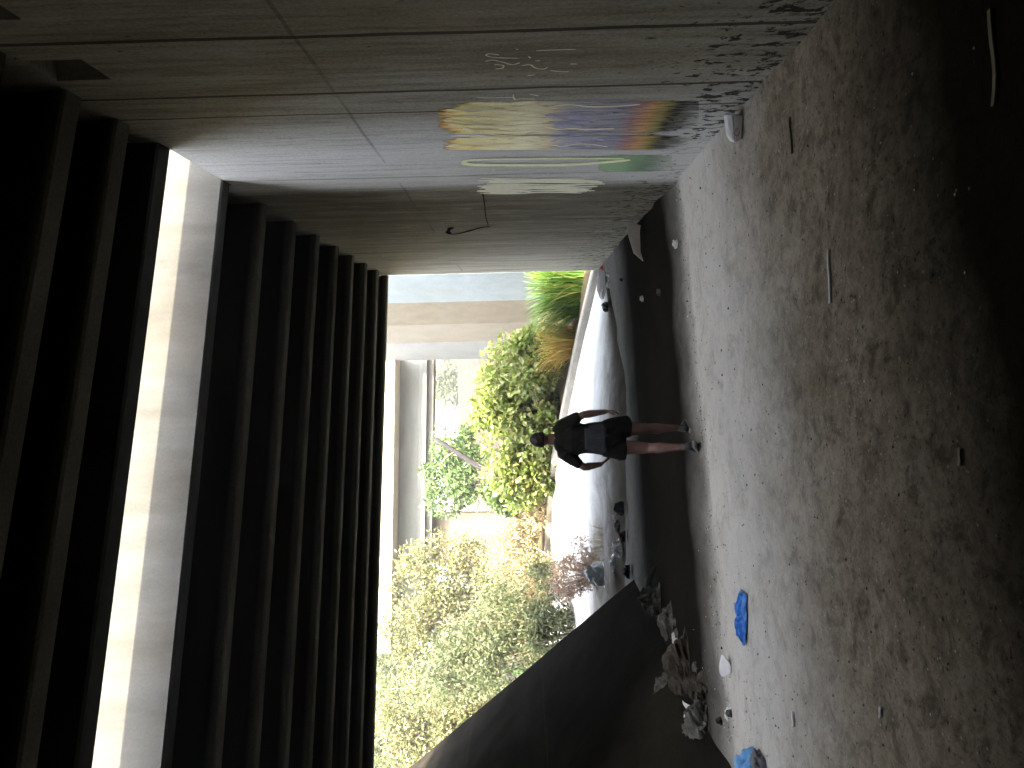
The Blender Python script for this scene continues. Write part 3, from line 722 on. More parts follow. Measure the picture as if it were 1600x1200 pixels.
shrub('tall_shrub', 'tall faded yellow shrub at the far left above the slope', 'bush', V(900, 1090, 25), [(V(640, 1090, 25), (1.4, 1, 1.2)), (V(690, 1130, 24.5), (1.5, 1, 1.2)), (V(640, 1180, 24.5), (1.3, 1, 1.1)), (V(740, 1080, 24.5), (1.2, .9, .9)), (V(720, 1180, 24), (1.2, .9, .9))], 7000, .16, m_yel, bark, 19, .5, clumps=40, dens=1.9, spread=.36)
shrub('leafy_shrub', 'grey green shrub rising just behind the rounded end of the slope', 'bush', V(925, 985, 21.5), [(V(780, 980, 22), (1.3, .8, .9)), (V(840, 940, 21.5), (1.0, .7, .8)), (V(800, 1040, 21.5), (1.0, .7, .9)), (V(860, 990, 21), (.9, .6, .6)), (V(740, 1020, 22.5), (1.2, .8, .9)), (V(700, 1050, 22.5), (.9, .7, .7))], 5200, .165, m_gray, bark, 20, .38, clumps=36)
shrub('leafy_shrub', 'pale leaning shrub between the tall yellow shrubs and the leaf filled kerb end', 'bush', V(880, 880, 24.5), [(V(800, 870, 24.5), (1.0, .7, .9)), (V(840, 905, 24), (.8, .6, .6))], 2400, .12, m_dry, dryst, 21, .4, clumps=30)
shrub('twiggy_bush', 'reddish brown twiggy bush on the bright apron next to the slope end', 'bush', V(945, 895, 17.3), [(V(900, 880, 17.6), (.55, .5, .42)), (V(915, 900, 17.2), (.45, .4, .35)), (V(890, 905, 17.6), (.4, .4, .4))], 1500, .085, m_red, dryst, 22, .4, clumps=26, twigs=50)
blades('dry_weeds', 'brown dead weeds on the apron beside the reddish twiggy bush', 'weeds', V(950, 855, 16.6), 260, .55, .35, m_straw, 23, (-.1, 0), .012, .5, .5, .3)
for i, (x, y, Y, s_) in enumerate(((700, 610, 76, 1.0), (715, 585, 92, 1.2))):
    p = V(735, y, Y); top = V(x, y, Y)
    shrub('hillside_tree', ('pale green round tree on the far hillside under the distant beam', 'smaller faint tree high on the far hillside by the pale building')[i], 'tree', p, [(top, (2.0*s_, 1.6, 1.6*s_)), (top+Vector((.8, 0, 1)), (1.3, 1.2, 1.0))], 1600, .42, m_gray, bark, 30+i, .6, clumps=24)
rg = random.Random(77); wd = MB()  # tree crowns added above the view to block sky light at the exit
for i in range(26):
    cx = -34+i*1.75; cy = 44+rg.uniform(-3, 5); cz = rg.uniform(11, 14.5)
    wd.tube([(cx, cy, -.4), (cx+.3, cy, cz*.5), (cx, cy, cz)], [.3, .22, .08], 6) if (cx < -13 or cx > 1.5) else None
    for _ in range(26):
        v = rvec(rg); q = Vector((cx+v.x*2.6, cy+v.y*2.2, cz+v.z*3.6)); rr = rg.uniform(.6, 1.1)
        if q.z < 9.3 and -13 < cx < 1.5: continue
        for _ in range(34):
            u = rvec(rg)*rr; leaf(wd, q+u, rvec(rg), rvec(rg), .5*rg.uniform(.6, 1.2), .26)
tag(wd.build('sky_blocking_trees', m_dark), kind='stuff')
for i, (x, y, Y, sz) in enumerate(((660, 1010, 33, 1.7), (640, 1130, 32, 1.7), (720, 1120, 30, 1.5), (760, 980, 29, 1.3), (640, 1230, 30, 1.8))):
    c_ = V(x, y, Y)
    shrub('background_shrub', ('dark bush filling the gap behind the two tall shrubs', 'dense bush behind the far left tall shrub', 'low dark bush seen through the far left shrub', 'dim bush behind the grey green shrub', 'bush behind the slope at the very edge of the photo')[i], 'bush', Vector((c_.x, c_.y, .3)), [(c_, (sz, 1.1, sz*.8)), (c_+Vector((.4, .3, -1.4)), (sz*1.1, 1.1, 1.2)), (c_+Vector((-.3, .3, 1.3)), (sz*.9, 1.1, .9))], 2600, .2, m_gray, bark, 50+i, .55, clumps=30)
tr = thing('leaning_trunk', 'dark bare trunk leaning under the distant beam', 'tree trunk', V(775, 742, 29))
b = MB(); b.tube([V(775, 742, 29), V(745, 727, 29), V(720, 711, 29), V(700, 698, 29), V(684, 688, 29), V(676, 684, 29)], [.12, .11, .10, .085, .07, .06], 8)
b.build('trunk', plain('grey_bark', (.008, .0075, .009), (.02, .018, .021), 8, .9, .5), tr, smooth=True)
b = MB(); b.tube([V(712, 706, 29), V(700, 712, 28.8), V(690, 722, 28.7)], [.05, .035, .015], 6); b.build('branch', bark, tr, smooth=True)

# ------------------------------------------------------------------ litter
def crumple(mb, c, r, seed, sharp=.5, n=44, m=28):
    """a crumpled lump of cloth: a ball folded by several octaves of sharp ridges, spread out and flat where it lies"""
    i0 = len(mb.v); mb.ball((0, 0, 0), 1, n, m)
    off = Vector((seed*3.1, seed*1.7, seed))
    for i in range(i0, len(mb.v)):
        v = Vector(mb.v[i]); q = v*1.1+off
        q += .5*Vector((noise.noise(q*1.3), noise.noise(q*1.3+Vector((9, 2, 4))), noise.noise(q*1.3+Vector((3, 8, 1)))))
        k = .78+.38*noise.noise(q*.8)
        for a_, fr in ((.24, 1.2), (.13, 2.7), (.08, 6.0)):
            k += sharp*a_*((1-abs(noise.noise(q*fr)))**3-.55)
        k = max(k, .22)
        v = Vector((v.x*r[0]*k, v.y*r[1]*k, v.z*r[2]*k))
        lo = -r[2]*.22
        if v.z < lo:
            v.z = lo+(v.z-lo)*.05; v.x *= 1.18; v.y *= 1.18
        mb.v[i] = tuple(Vector(c)+v+Vector((0, 0, r[2]*.24)))
def lump(name, label, cat, c, r, mat, seed, sharp=.6, group=None):
    mb = MB(); crumple(mb, (0, 0, 0), r, seed, sharp); o = mb.build(name, mat, smooth=False)
    o.location = c; return tag(o, label, cat, group)
def fz(x, y): return floor_z(x, y)
def onfloor(x, y, dz=0.0):
    p = atZ(x, y, 0); p.z = floor_z(p.x, p.y)+dz; return p
bluem = plain('blue_plastic', (.02, .15, .62), (.08, .29, .74), 14, .35, .2)
lbluem = plain('light_blue_cloth', (.10, .30, .6), (.2, .42, .72), 14, .7, .3)
greym = plain('grey_cloth', (.10, .10, .105), (.16, .16, .165), 14, .9, .3)
ragm = plain('grey_rag', (.05, .049, .044), (.15, .147, .135), 9, .9, .4)
ragb = plain('brown_rag', (.03, .025, .019), (.065, .055, .043), 9, .9, .4)
bagm = plain('white_bag_plastic', (.62, .66, .66), (.78, .82, .82), 9, .4, .3)
papm = plain('paper', (.62, .62, .6), (.74, .74, .72), 18, .8)
blkm = plain('black_plastic', (.012, .012, .012), (.02, .02, .02), 9, .4)
# blue torn bag on the floor: a folded tent of thin plastic
p = onfloor(1161, 968)
mb = MB(); rg = random.Random(4)
rows = []
for i in range(19):
    t = i/18; xx = -.24+.46*t
    wdt = .25+.75*min(1, 2.2*(1-t)+.1); hg = .095*(math.sin(math.pi*min(1, t*1.05)**.8)**.6)*(.55+.45*t)+.012
    row = []
    for j in range(13):
        u = j/12*2-1; q = Vector((xx*14, u*3.2, 2.0))
        z = hg*max(0, 1-abs(u)**1.6)*(.55+.75*(1-abs(noise.noise(q)))**2-.25)+.012*abs(noise.noise(q*2.3))
        row.append(Vector((xx+.02*noise.noise(q*1.7), u*.085*wdt+.02*noise.noise(q*1.2+Vector((5, 5, 5))), max(0, z))))
    rows.append(row)
mb.grid([[Vector((-v.x, v.y, v.z)) for v in r_] for r_ in rows])
o = mb.build('plastic_bag', bluem); o.location = p+Vector((0, 0, .01)); tag(o, 'flattened bright blue plastic bag lying on the lit floor', 'plastic bag')
sm_ = o.modifiers.new('thickness', 'SOLIDIFY'); sm_.thickness = .004
# white plate/paper
mb = MB(); p = onfloor(1138, 1040)
ring = [Vector((.095*math.cos(a)*(1+.12*math.sin(3*a)), .075*math.sin(a), .02+.014*math.cos(2*a+1))) for a in [2*math.pi*k/24 for k in range(24)]]
mb.prism([v-Vector((0, 0, .004)) for v in ring], ring)
o = mb.build('paper_plate', papm); o.location = p+Vector((0, 0, .004)); o.rotation_euler = (R(28), 0, R(10)); o.location.z += .035; tag(o, 'small round white paper scrap tilted on the floor between the two blue things', 'paper')
# blue and grey bundle in the bottom corner
p = onfloor(1178, 1196)
cl_ = thing('clothing_bundle', 'light blue and dark grey clothing bundle cut off by the photo edge', 'clothing', p)
mb = MB(); crumple(mb, p+Vector((.0, 0, 0)), (.15, .2, .13), 2.3, .45); mb.build('blue_sleeve', lbluem, cl_, smooth=True)
mb = MB(); crumple(mb, p+Vector((.1, -.16, 0)), (.16, .12, .08), 5.1, .3); mb.build('grey_lining', greym, cl_, smooth=True)
# rag heaps along the toe of the slope
lump('rag_heap', 'grey cloth heap with a sharp tip at the far end of the slope toe', 'rags', onfloor(1028, 936)+Vector((0, 0, .0)), (.28, .2, .27), ragm, 1.7, .9, 'rag heaps along the foot of the slope')
b = MB(); q = onfloor(1022, 915); b.tube([q+Vector((-.1, 0, .12)), q+Vector((.12, -.02, .10)), q+Vector((.3, -.05, .0))], [.06, .045, .015], 7); tag(b.build('broken_branch', ragm, smooth=True), 'pale broken stick poking from the farthest rag heap', 'stick')
lump('rag_heap', 'long grey brown heap of cloth, the middle one along the slope toe', 'rags', onfloor(1072, 1030)+Vector((-.1, 0, 0)), (.40, .18, .24), ragb, 3.2, .8, 'rag heaps along the foot of the slope')
lump('rag_heap', 'low grey cloth heap with white paper on it, nearest at the slope toe', 'rags', onfloor(1100, 1118)+Vector((-.12, 0, 0)), (.34, .24, .24), ragm, 7.4, .9, 'rag heaps along the foot of the slope')
lump('rag_heap', 'small brown rag lying between the two larger heaps at the slope toe', 'rags', onfloor(1096, 1075), (.2, .16, .18), ragb, 9.4, .9, 'rag heaps along the foot of the slope')
lump('rag_heap', 'pale crumpled sheet between the far tipped heap and the long brown heap', 'rags', onfloor(1046, 968)+Vector((-.05, 0, 0)), (.26, .15, .16), ragm, 12.3, .8, 'rag heaps along the foot of the slope')
lump('rag_heap', 'pale wrinkled bag pressed against the slope just past the brown heap', 'rags', onfloor(1058, 1048)+Vector((-.22, 0, .1)), (.3, .16, .2), ragm, 15.1, .8, 'rag heaps along the foot of the slope')
mb = MB(); p = onfloor(1097, 1122)+Vector((.02, -.1, .02)); rows = [[Vector((.2*(i/5)-.1+.01*j, .0+.13*(j/5)-.03*math.sin(i), .08+.1*(j/5)+.02*math.sin(i*2+j))) for j in range(6)] for i in range(6)]
mb.grid(rows); o = mb.build('paper_sheet', papm); o.location = p; tag(o, 'creased white paper leaning on the nearest rag heap', 'paper'); o.modifiers.new('thickness', 'SOLIDIFY').thickness = .003
# bags and rubbish where the floor meets the apron
p = on_slope(934, 925)+Vector((.12, .75, -.2))
lump('plastic_bag', 'white carrier bag slumped behind the toe of the rounded slope end', 'plastic bag', p, (.3, .25, .35), bagm, 6.6, .5)
for i, (x, y, r, m, lb, sd) in enumerate(((962, 880, (.2, .15, .14), bagm, 'whitish torn bag nearest the slope end in the rubbish line', 1.1), (968, 858, (.22, .14, .16), plain('clear_film', (.5, .5, .48), (.7, .7, .68), 12, .35), 'greyish plastic film heap in the middle of the rubbish line', 4.2),
        (974, 838, (.14, .12, .12), plain('dark_red_rag', (.06, .015, .015), (.1, .03, .03), 9, .8), 'dark red rag among the rubbish line at the apron', 8.2), (966, 822, (.17, .12, .12), ragm, 'grey rag near the top of the rubbish line', 2.9), (972, 795, (.16, .08, .16), blkm, 'black plastic scrap at the right end of the rubbish line', 5.5), (962, 806, (.1, .08, .07), papm, 'white crumpled paper beside the black scrap', 3.5),
        (981, 893, (.16, .1, .12), ragb, 'brown rag right against the slope end', 6.1))):
    p = atZ(x+3, y, 0.02); lump('rubbish_scrap', lb, 'rubbish', p, r, m, sd, .9, 'rubbish caught along the edge of the apron')
lump('black_bundle', 'round black bundle at the right of the apron', 'rubbish', atZ(950, 480, 0.02), (.13, .12, .14), blkm, 3.9, .15)
for i, (x, y, r, m, lb) in enumerate(((947, 428, (.06, .05, .055), papm, 'white crumpled cup nearest the wall end'), (948, 444, (.09, .05, .05), papm, 'white paper scrap between the cup and the black bundle'), (937, 462, (.14, .06, .03), papm, 'long flat white paper by the kerb near the wall'), (938, 419, (.07, .05, .05), plain('red_plastic', (.4, .05, .03), (.5, .08, .05), 9), 'small red scrap at the wall end'), (1000, 467, (.05, .03, .05), papm, 'tiny bright scrap on the dark floor right of the person'), (1026, 457, (.06, .05, .05), ragm, 'grey scrap on the dark floor near the wall'), (1052, 381, (.06, .05, .06), papm, 'white scrap at the drip line near the wall'), (968, 437, (.04, .04, .05), ragb, 'brown scrap at the foot of the wall end'))):
    p = atZ(x+2, y, .02); p.z = max(floor_z(p.x, p.y), -.01); lump('litter_scrap', lb, 'litter', p, r, m, 1.3+i, .8, 'litter scraps on the far floor')
rg = random.Random(21)
for i in range(14):
    y = rg.uniform(6.6, 10.4); p = Vector((-3.72+rg.uniform(-.05, .35), y, 0)); p.z = floor_z(p.x, p.y)
    lump('litter_scrap', 'small pale litter scrap in the dirt line along the foot of the slope', 'litter', p, (rg.uniform(.03, .09), rg.uniform(.03, .07), rg.uniform(.02, .06)), (papm, ragm, bagm, ragb)[i % 4], 20+i*1.3, .9, 'litter along the foot of the slope')
# foam carton at the wall base
p = onfloor(1160, 199); p.x = min(p.x, WX-.10)
ct = thing('takeaway_carton', 'white takeaway carton with a reddish mark standing against the wall foot', 'carton', p)
Mc = Matrix.Translation(p+Vector((0, 0, .005))) @ Matrix.Rotation(R(-20), 4, 'Z')
b = MB(); b.hexa([Mc @ Vector(v) for v in ((-.09, -.06, 0), (.09, -.06, 0), (.09, .06, 0), (-.09, .06, 0), (-.115, -.075, .055), (.115, -.075, .085), (.115, .075, .085), (-.115, .075, .055))]); b.build('tray', papm, ct, bevel=.015, smooth=False)
b = MB(); b.hexa([Mc @ Vector(v) for v in ((-.117, -.078, .057), (.117, -.078, .087), (.117, .078, .087), (-.117, .078, .057), (-.06, -.05, .10), (.10, -.055, .135), (.10, .055, .135), (-.06, .05, .10))]); b.build('lid', papm, ct, bevel=.015)
b = MB(); b.tube([Mc @ Vector((-.03+.03*math.cos(a), -.0805, .045+.02*math.sin(a))) for a in [k*.7 for k in range(8)]], .004, 5); b.build('printed_mark', plain('pink_ink', (.45, .2, .2), (.5, .25, .25), 5), ct)
# pale board leaning at the wall in the dark part
b = MB(); p0, p1 = onfloor(1003, 352), onfloor(1007, 408)
out = [(0, 0), (.12, .02), (.5, .03), (.66, .0), (.56, .14), (.3, .2), (.06, .22), (0, .16)]
dx = (p1-p0); dx.z = 0; L_ = dx.length; dx.normalize(); upv = (Vector((.35, .25, 1))).normalized()
r1 = [p0+dx*(u*L_/.66)+upv*v+Vector((0, 0, .01)) for u, v in out]
b.prism(r1, [q+Vector((.0, .025, 0)) for q in r1]); o = b.build('broken_board', plain('pale_board', (.5, .47, .40), (.62, .59, .52), 8, .8), bevel=.005); tag(o, 'pale broken board lying by the wall foot in the dark stretch', 'board')
# laths and sticks on the near floor
def stick(pa, pb, w_, h_, m, name, label, cat):
    a_, b_ = onfloor(*pa), onfloor(*pb); d_ = (b_-a_).normalized(); s_ = d_.cross(Vector((0, 0, 1)))*w_/2
    N = 6; rows = []
    mb = MB()
    ctr = [a_.lerp(b_, i/N)+s_*(.5*math.sin(i*1.1)) for i in range(N+1)]
    for q in ctr: q.z = floor_z(q.x, q.y)+.006
    prof_ = [(-1, 0), (1, 0), (.9, 1), (-.9, 1)]
    rings = [[q+s_*u+Vector((0, 0, h_*v)) for u, v in prof_] for q in ctr]
    vs = [v for r_ in rings for v in r_]; fs = [(i*4+k, i*4+(k+1) % 4, (i+1)*4+(k+1) % 4, (i+1)*4+k) for i in range(N) for k in range(4)]+[(3, 2, 1, 0), (N*4, N*4+1, N*4+2, N*4+3)]
    mb.add(vs, fs); o = mb.build(name, m); tag(o, label, cat)
lath = plain('pale_wood', (.2, .17, .1), (.28, .25, .16), 20, .8)
stick((1541, 15), (1548, 165), .022, .008, lath, 'wooden_lath', 'pale wooden lath on the dark floor nearest the viewer', 'stick')
stick((1290, 390), (1294, 474), .022, .01, papm, 'straw', 'thin white stick on the mid floor', 'stick')
stick((1231, 184), (1234, 240), .02, .01, lath, 'twig', 'thin twig on the floor below the wall carton', 'stick')
stick((1497, 700), (1496, 728), .02, .01, lath, 'wood_splinter', 'short pale splinter on the dark near floor', 'stick')
stick((1239, 1112), (1240, 1135), .025, .01, papm, 'paper_roll', 'short white paper roll beside the clothing bundle', 'paper')
stick((1370, 1105), (1369, 1122), .02, .012, papm, 'cigarette_end', 'tiny pale stub on the floor low in the left corner', 'litter')
# gravel and flecks: countless
gv = MB(); rg = random.Random(9)
for i in range(1300):
    if i < 800:
        y = rg.uniform(3.2, 8.3); x = rg.uniform(-3.7, 1.85)
    elif i < 1150:
        p_ = 8.0+rg.gauss(0, .12); x = rg.uniform(-3.9, 1.9); y = pY(p_, x)
    elif i < 1350:
        x = -3.72+abs(rg.gauss(0, .25)); y = rg.uniform(3.5, 9)
    else:
        x = WX-.05-abs(rg.gauss(0, .15)); y = rg.uniform(4.2, 13)
    s_ = rg.uniform(.004, .011)*.8*(1.6 if rg.random() < .05 else 1)
    c = Vector((x, y, floor_z(x, y)+s_*.4))
    vs = [c+Vector((sx*s_*rg.uniform(.7, 1.6), 0, 0)) for sx in (-1, 1)]+[c+Vector((0, sy*s_*rg.uniform(.7, 1.4), 0)) for sy in (-1, 1)]+[c+Vector((0, 0, sz*s_*rg.uniform(.4, .9))) for sz in (-1, 1)]
    gv.add(vs, [(0, 2, 5), (2, 1, 5), (1, 3, 5), (3, 0, 5), (2, 0, 4), (1, 2, 4), (3, 1, 4), (0, 3, 4)])
gmm = NT('gravel'); gg = gmm.n.new('ShaderNodeNewGeometry')
gmm.base(gmm.ramp(gg.outputs['Random Per Island'], [(0, (.03, .025, .02)), (.45, (.12, .1, .08)), (.8, (.25, .23, .2)), (1, (.7, .7, .68))]), .8)
tag(gv.build('gravel', gmm.m), kind='stuff')

# ------------------------------------------------------------------ the walking person, seen from behind
PB = atZ(1077, 682, 0); PB.z = floor_z(PB.x, PB.y)
person = thing('person', 'person in dark shirt and black shorts walking away towards the exit', 'person', PB)
def remeshed(mb, name, mat, voxel, smooth_it=6):
    me = bpy.data.meshes.new(name+'_raw'); me.from_pydata([tuple(v) for v in mb.v], [], mb.f); me.update()
    bm = bmesh.new(); bm.from_mesh(me); bmesh.ops.recalc_face_normals(bm, faces=bm.faces); bm.to_mesh(me); bm.free()
    o = bpy.data.objects.new(name+'_raw', me); col.objects.link(o)
    r_ = o.modifiers.new('r', 'REMESH'); r_.mode = 'VOXEL'; r_.voxel_size = voxel
    s_ = o.modifiers.new('s', 'SMOOTH'); s_.iterations = smooth_it; s_.factor = .5
    dg = bpy.context.evaluated_depsgraph_get(); ev = o.evaluated_get(dg)
    m2 = bpy.data.meshes.new_from_object(ev); bpy.data.objects.remove(o); bpy.data.meshes.remove(me)
    for p_ in m2.polygons: p_.use_smooth = True
    m2.materials.clear(); m2.materials.append(mat)
    q = bpy.data.objects.new(name, m2); col.objects.link(q); q.parent = person
    return q
def caps(mb, pts, rads, n=14, side=(0, 1, 0)):
    """a tapered limb with rounded ends"""
    pts = [Vector(p) for p in pts]
    P, Q = [], []
    d0 = (pts[0]-pts[1]).normalized(); d1 = (pts[-1]-pts[-2]).normalized()
    g2 = lambda r: r if hasattr(r, '__len__') else (r, r)
    r0, r1 = g2(rads[0]), g2(rads[-1]); 
    for a in (80, 55, 25):
        k = math.cos(R(a)); P.append(pts[0]+d0*min(r0)*math.sin(R(a))); Q.append((r0[0]*k, r0[1]*k))
    P += pts; Q += [g2(r) for r in rads]
    for a in (25, 55, 80):
        k = math.cos(R(a)); P.append(pts[-1]+d1*min(r1)*math.sin(R(a))); Q.append((r1[0]*k, r1[1]*k))
    mb.tube(P, Q, n, side=side)
skin = NT('skin'); nn = skin.noise(skin.mapping(), 14, 4)
skin.base(skin.ramp(nn, [(.3, (.12, .066, .052)), (.7, (.165, .095, .076))]), .55, .35); skin = skin.m
J = dict(neck=(0, .0, 1.50), chest=(0, .01, 1.36), waist=(0, .0, 1.10), pelvis=(0, 0, .95))
LA = dict(sh=(-.16, 0, 1.44), el=(-.315, -.02, 1.215), wr=(-.305, .10, 1.02))
RA = dict(sh=(.16, 0, 1.44), el=(.275, -.06, 1.215), wr=(.298, .0, .965))
LL = dict(hip=(-.095, 0, .93), kn=(-.115, -.03, .50), an=(-.085, -.24, .115))
RL = dict(hip=(.095, .0, .93), kn=(.09, .09, .50), an=(.085, .13, .10))
bd = MB()
# torso, neck, head   (tube side axis is +Y: first radius is front-back, second is side to side)
caps(bd, [(0, 0, .88), (0, 0, .96), (0, .0, 1.08), (0, .01, 1.22), (0, .01, 1.36), (0, .0, 1.46)], [(.10, .155), (.11, .165), (.098, .146), (.106, .158), (.108, .165), (.07, .11)], 20)
caps(bd, [(0, -.005, 1.42), (0, .0, 1.50), (0, .015, 1.60)], [(.075, .10), (.06, .066), (.056, .06)], 14)
caps(bd, [(-.14, 0, 1.44), (0, .0, 1.478), (.14, 0, 1.44)], [.058, .066, .058], 12, (0, 0, 1))
bd.ball((0, .02, 1.695), (.076, .097, .108), 20, 14)
bd.ball((0, .055, 1.635), (.055, .06, .06), 14, 10)            # jaw
caps(bd, [(0, .112, 1.70), (0, .128, 1.668)], [.011, .015], 8)   # nose
for sx in (-1, 1):
    bd.ball((sx*.079, .01, 1.685), (.010, .02, .032), 10, 8)     # ears
    bd.ball((sx*.03, .108, 1.712), (.016, .012, .008), 8, 6)     # brow
bd.ball((0, .108, 1.632), (.024, .012, .009), 10, 6)            # mouth
for A in (LA, RA):
    sh, el, wr = Vector(A['sh']), Vector(A['el']), Vector(A['wr'])
    caps(bd, [sh, sh.lerp(el, .3), sh.lerp(el, .7), el], [.058, .054, .046, .041])
    caps(bd, [el, el.lerp(wr, .25), el.lerp(wr, .7), wr], [.041, .045, .034, .027])
def hand(mb, wr, d, palm_n, thumb_side, curl):
    d = d.normalized(); pn = (palm_n-d*palm_n.dot(d)).normalized(); sd = d.cross(pn)*thumb_side
    caps(mb, [wr-d*.01, wr+d*.03, wr+d*.075], [(.017, .027), (.016, .036), (.014, .041)], 12, tuple(pn))
    for i, (off, L) in enumerate(((.031, .072), (.0105, .080), (-.0105, .075), (-.031, .06))):
        b0 = wr+d*.078+sd*off; dd = (d+sd*off*3).normalized()
        k1 = b0+dd*L*.42; a = curl*(1+.12*i); d2 = (dd*math.cos(a)+pn*math.sin(a)); k2 = k1+d2*L*.32
        a2 = curl*1.9; d3 = dd*math.cos(a2)+pn*math.sin(a2); k3 = k2+d3*L*.26
        caps(mb, [b0-dd*.012, k1, k2, k3], [.0095, .0088, .008, .0068], 9, tuple(sd))
    t0 = wr+d*.025+sd*.028; td = (d*.75+sd*.62+pn*.3).normalized(); t1 = t0+td*.04; t2 = t1+(d*.95+sd*.25+pn*.25).normalized()*.032
    caps(mb, [t0-td*.015, t1, t2], [.0135, .011, .0085], 9, tuple(pn))
lw, le = Vector(LA['wr']), Vector(LA['el']); rw, re_ = Vector(RA['wr']), Vector(RA['el'])
hand(bd, lw, Vector((.10, .05, -.16)), Vector((1, .1, .1)), 1, .25)
hand(bd, rw, Vector((.0, .02, -.16)), Vector((-1, .15, 0)), -1, .55)
for A in (LL, RL):
    hp, kn, an = Vector(A['hip']), Vector(A['kn']), Vector(A['an'])
    caps(bd, [hp, hp.lerp(kn, .3), hp.lerp(kn, .7), kn], [.09, .088, .072, .06])
    bk_ = Vector((0, -.012, 0))
    caps(bd, [kn, kn.lerp(an, .28)+bk_, kn.lerp(an, .6)+bk_*.5, an], [.055, .061, .043, .034])
caps(bd, [Vector(LL['an']), Vector(LL['an'])+Vector((-.02, .10, -.06))], [.033, .028]); caps(bd, [Vector(RL['an']), Vector(RL['an'])+Vector((.03, .1, -.05))], [.033, .028])
body = remeshed(bd, 'body', skin, .0055, 3)
def folds(o, seed):
    for v in o.data.vertices:
        q = Vector((v.co.x*9+v.co.z*5, v.co.y*9, v.co.z*7+v.co.x*6+seed))
        v.co += v.normal*(.010*(1-abs(noise.noise(q)))**2-.005+.004*noise.noise(q*2.5))
    return o
# hair
hr = MB(); hr.ball((0, .005, 1.712), (.083, .098, .102), 20, 14)
hair_o = remeshed(hr, 'hair', plain('dark_hair', (.012, .009, .007), (.02, .015, .011), 60, .6, .4), .008, 1)
for v in hair_o.data.vertices:                       # cut the cap back from the face and the nape
    if v.co.y > .045 and v.co.z < 1.745: v.co.y = .045+(v.co.y-.045)*.1; v.co.x *= .88
    if v.co.z < 1.655: v.co.z = 1.655+(v.co.z-1.655)*.3; v.co.y += .012
    v.co += v.normal*.003*noise.noise(v.co*60)
# shirt with short sleeves
cloth = NT('dark_shirt'); n_ = cloth.noise(cloth.mapping((1, 1, .5)), 14, 5, .6, .4)
cloth.base(cloth.ramp(n_, [(.3, (.005, .006, .0048)), (.7, (.011, .0125, .0098))]), .9, .15); cloth.bump(n_, .6, .03)
sh_ = MB()
caps(sh_, [(0, 0, 1.16), (0, .01, 1.24), (0, .01, 1.36), (0, .0, 1.45)], [(.118, .162), (.124, .172), (.125, .18), (.085, .125)], 20)
caps(sh_, [(-.145, 0, 1.44), (-.07, 0, 1.478), (0, .0, 1.49), (.07, 0, 1.478), (.145, 0, 1.44)], [.066, .068, .07, .068, .066], 12, (0, 0, 1))
caps(sh_, [(0, -.003, 1.47), (0, 0, 1.515)], [(.07, .075), (.062, .064)], 12)
for A in (LA, RA):
    sh0, el = Vector(A['sh']), Vector(A['el'])
    caps(sh_, [sh0, sh0.lerp(el, .35), sh0.lerp(el, .66)], [.072, .068, .066])
folds(remeshed(sh_, 'shirt', cloth.m, .011, 5), 1)
hem = MB()
N = 40
rows = []
for i in range(9):
    t = i/8; z = 1.21-.235*t
    rows.append([Vector(((.157+.035*t+.007*math.sin(5*a+3*t)+.004*math.sin(11*a))*math.cos(a), (.121+.028*t+.006*math.sin(6*a+2*t))*math.sin(a), z+.008*math.sin(3*a)*(t))) for a in [2*math.pi*k/N for k in range(N+1)]])
hem.grid(rows)
g2_ = NT('grey_shirt_hem'); n_ = g2_.noise(g2_.mapping((1, 1, .4)), 18, 5, .6, .5)
g2_.base(g2_.ramp(n_, [(.3, (.022, .0235, .028)), (.7, (.045, .047, .054))]), .9, .15); g2_.bump(n_, .6, .03)
o = hem.build('shirt_hem', g2_.m, None, smooth=True); o.parent = person; o.modifiers.new('t', 'SOLIDIFY').thickness = .006
o['label'] = 'dark grey hanging lower shirt'
shorts = MB()
caps(shorts, [(0, 0, .86), (0, 0, .93), (0, 0, 1.03)], [(.12, .17), (.132, .195), (.118, .176)], 20)
for A, zz in ((LL, .745), (RL, .70)):
    hp, kn = Vector(A['hip']), Vector(A['kn']); k = (hp.z-zz)/(hp.z-kn.z); e = hp.lerp(kn, k); ox = .028 if hp.x > 0 else -.028
    shorts.tube([hp+Vector((0, 0, .06)), hp+Vector((ox*.5, 0, -.02)), hp.lerp(kn, k*.5)+Vector((ox, 0, 0)), e+Vector((ox, 0, 0))], [(.10, .10), (.112, .112), (.115, .116), (.118, .122)], 18, side=(0, 1, 0))
sm2 = NT('black_shorts'); n_ = sm2.noise(sm2.mapping((1, 1, .4)), 15, 5, .6, .5)
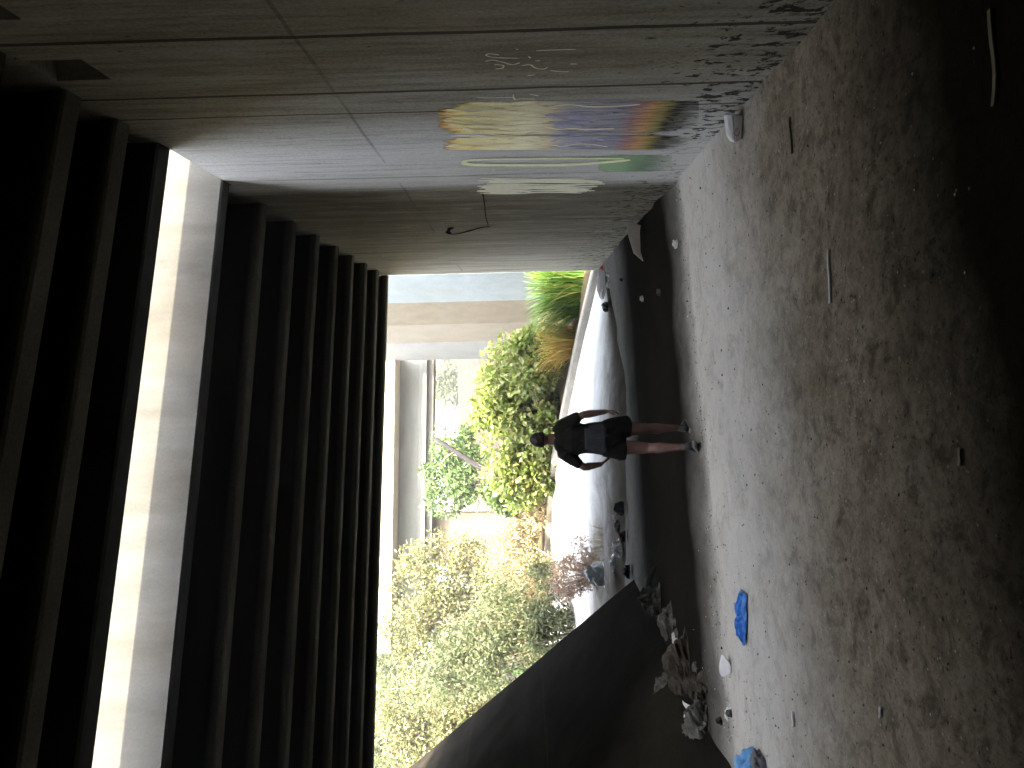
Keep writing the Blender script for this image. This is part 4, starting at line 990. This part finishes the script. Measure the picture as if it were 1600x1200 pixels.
sm2.base(sm2.ramp(n_, [(.3, (.0035, .0035, .004)), (.7, (.007, .007, .0075))]), .85, .15); sm2.bump(n_, .7, .03)
folds(remeshed(shorts, 'shorts', sm2.m, .011, 4), 2)
shoe_m = plain('grey_shoe_fabric', (.03, .033, .033), (.055, .058, .058), 30, .8, .3)
sole_m = plain('pale_sole', (.2, .2, .19), (.28, .28, .27), 20, .7)
for A, yaw_, pitch_ in ((LL, R(22), R(-24)), (RL, R(-14), R(0))):
    an = Vector(A['an'])
    M_ = Matrix.Translation(an) @ Matrix.Rotation(yaw_, 4, 'Z') @ Matrix.Rotation(pitch_, 4, 'X')
    s_ = MB()
    caps(s_, [M_ @ Vector(p_) for p_ in ((0, -.045, -.045), (0, .03, -.05), (0, .11, -.063), (0, .165, -.07))], [(.043, .038), (.044, .042), (.031, .046), (.022, .036)], 14, side=tuple(M_.to_3x3() @ Vector((0, 0, 1))))
    caps(s_, [M_ @ Vector((0, -.01, .012)), M_ @ Vector((0, -.012, -.04))], [(.046, .042), (.05, .044)], 12)
    so_ = remeshed(s_, 'shoe', shoe_m, .008, 3)
    outl = [(-.036, -.09), (0, -.1), (.036, -.09), (.04, 0), (.05, .09), (.045, .16), (.015, .205), (-.02, .205), (-.045, .165), (-.048, .09), (-.04, 0)]
    b = MB(); b.prism([M_ @ Vector((x, y, -.098)) for x, y in outl], [M_ @ Vector((x, y, -.074)) for x, y in outl])
    q = b.build('sole', sole_m, None, bevel=.004); q.parent = so_

# ------------------------------------------------------------------ thin dusty air
hb_ = MB(); hb_.box(-95, 95, -40, 190, -1.6, 24)
hm_ = bpy.data.materials.new('haze_air'); hm_.use_nodes = True
nt_ = hm_.node_tree; nt_.nodes.remove(nt_.nodes['Principled BSDF'])
pv = nt_.nodes.new('ShaderNodeVolumePrincipled'); pv.inputs['Density'].default_value = .0018; pv.inputs['Color'].default_value = (.95, .96, .96, 1)
pv.inputs['Anisotropy'].default_value = .3
nt_.links.new(pv.outputs[0], nt_.nodes['Material Output'].inputs['Volume'])
tag(hb_.build('haze', hm_), kind='stuff')

bpy.context.view_layer.update()
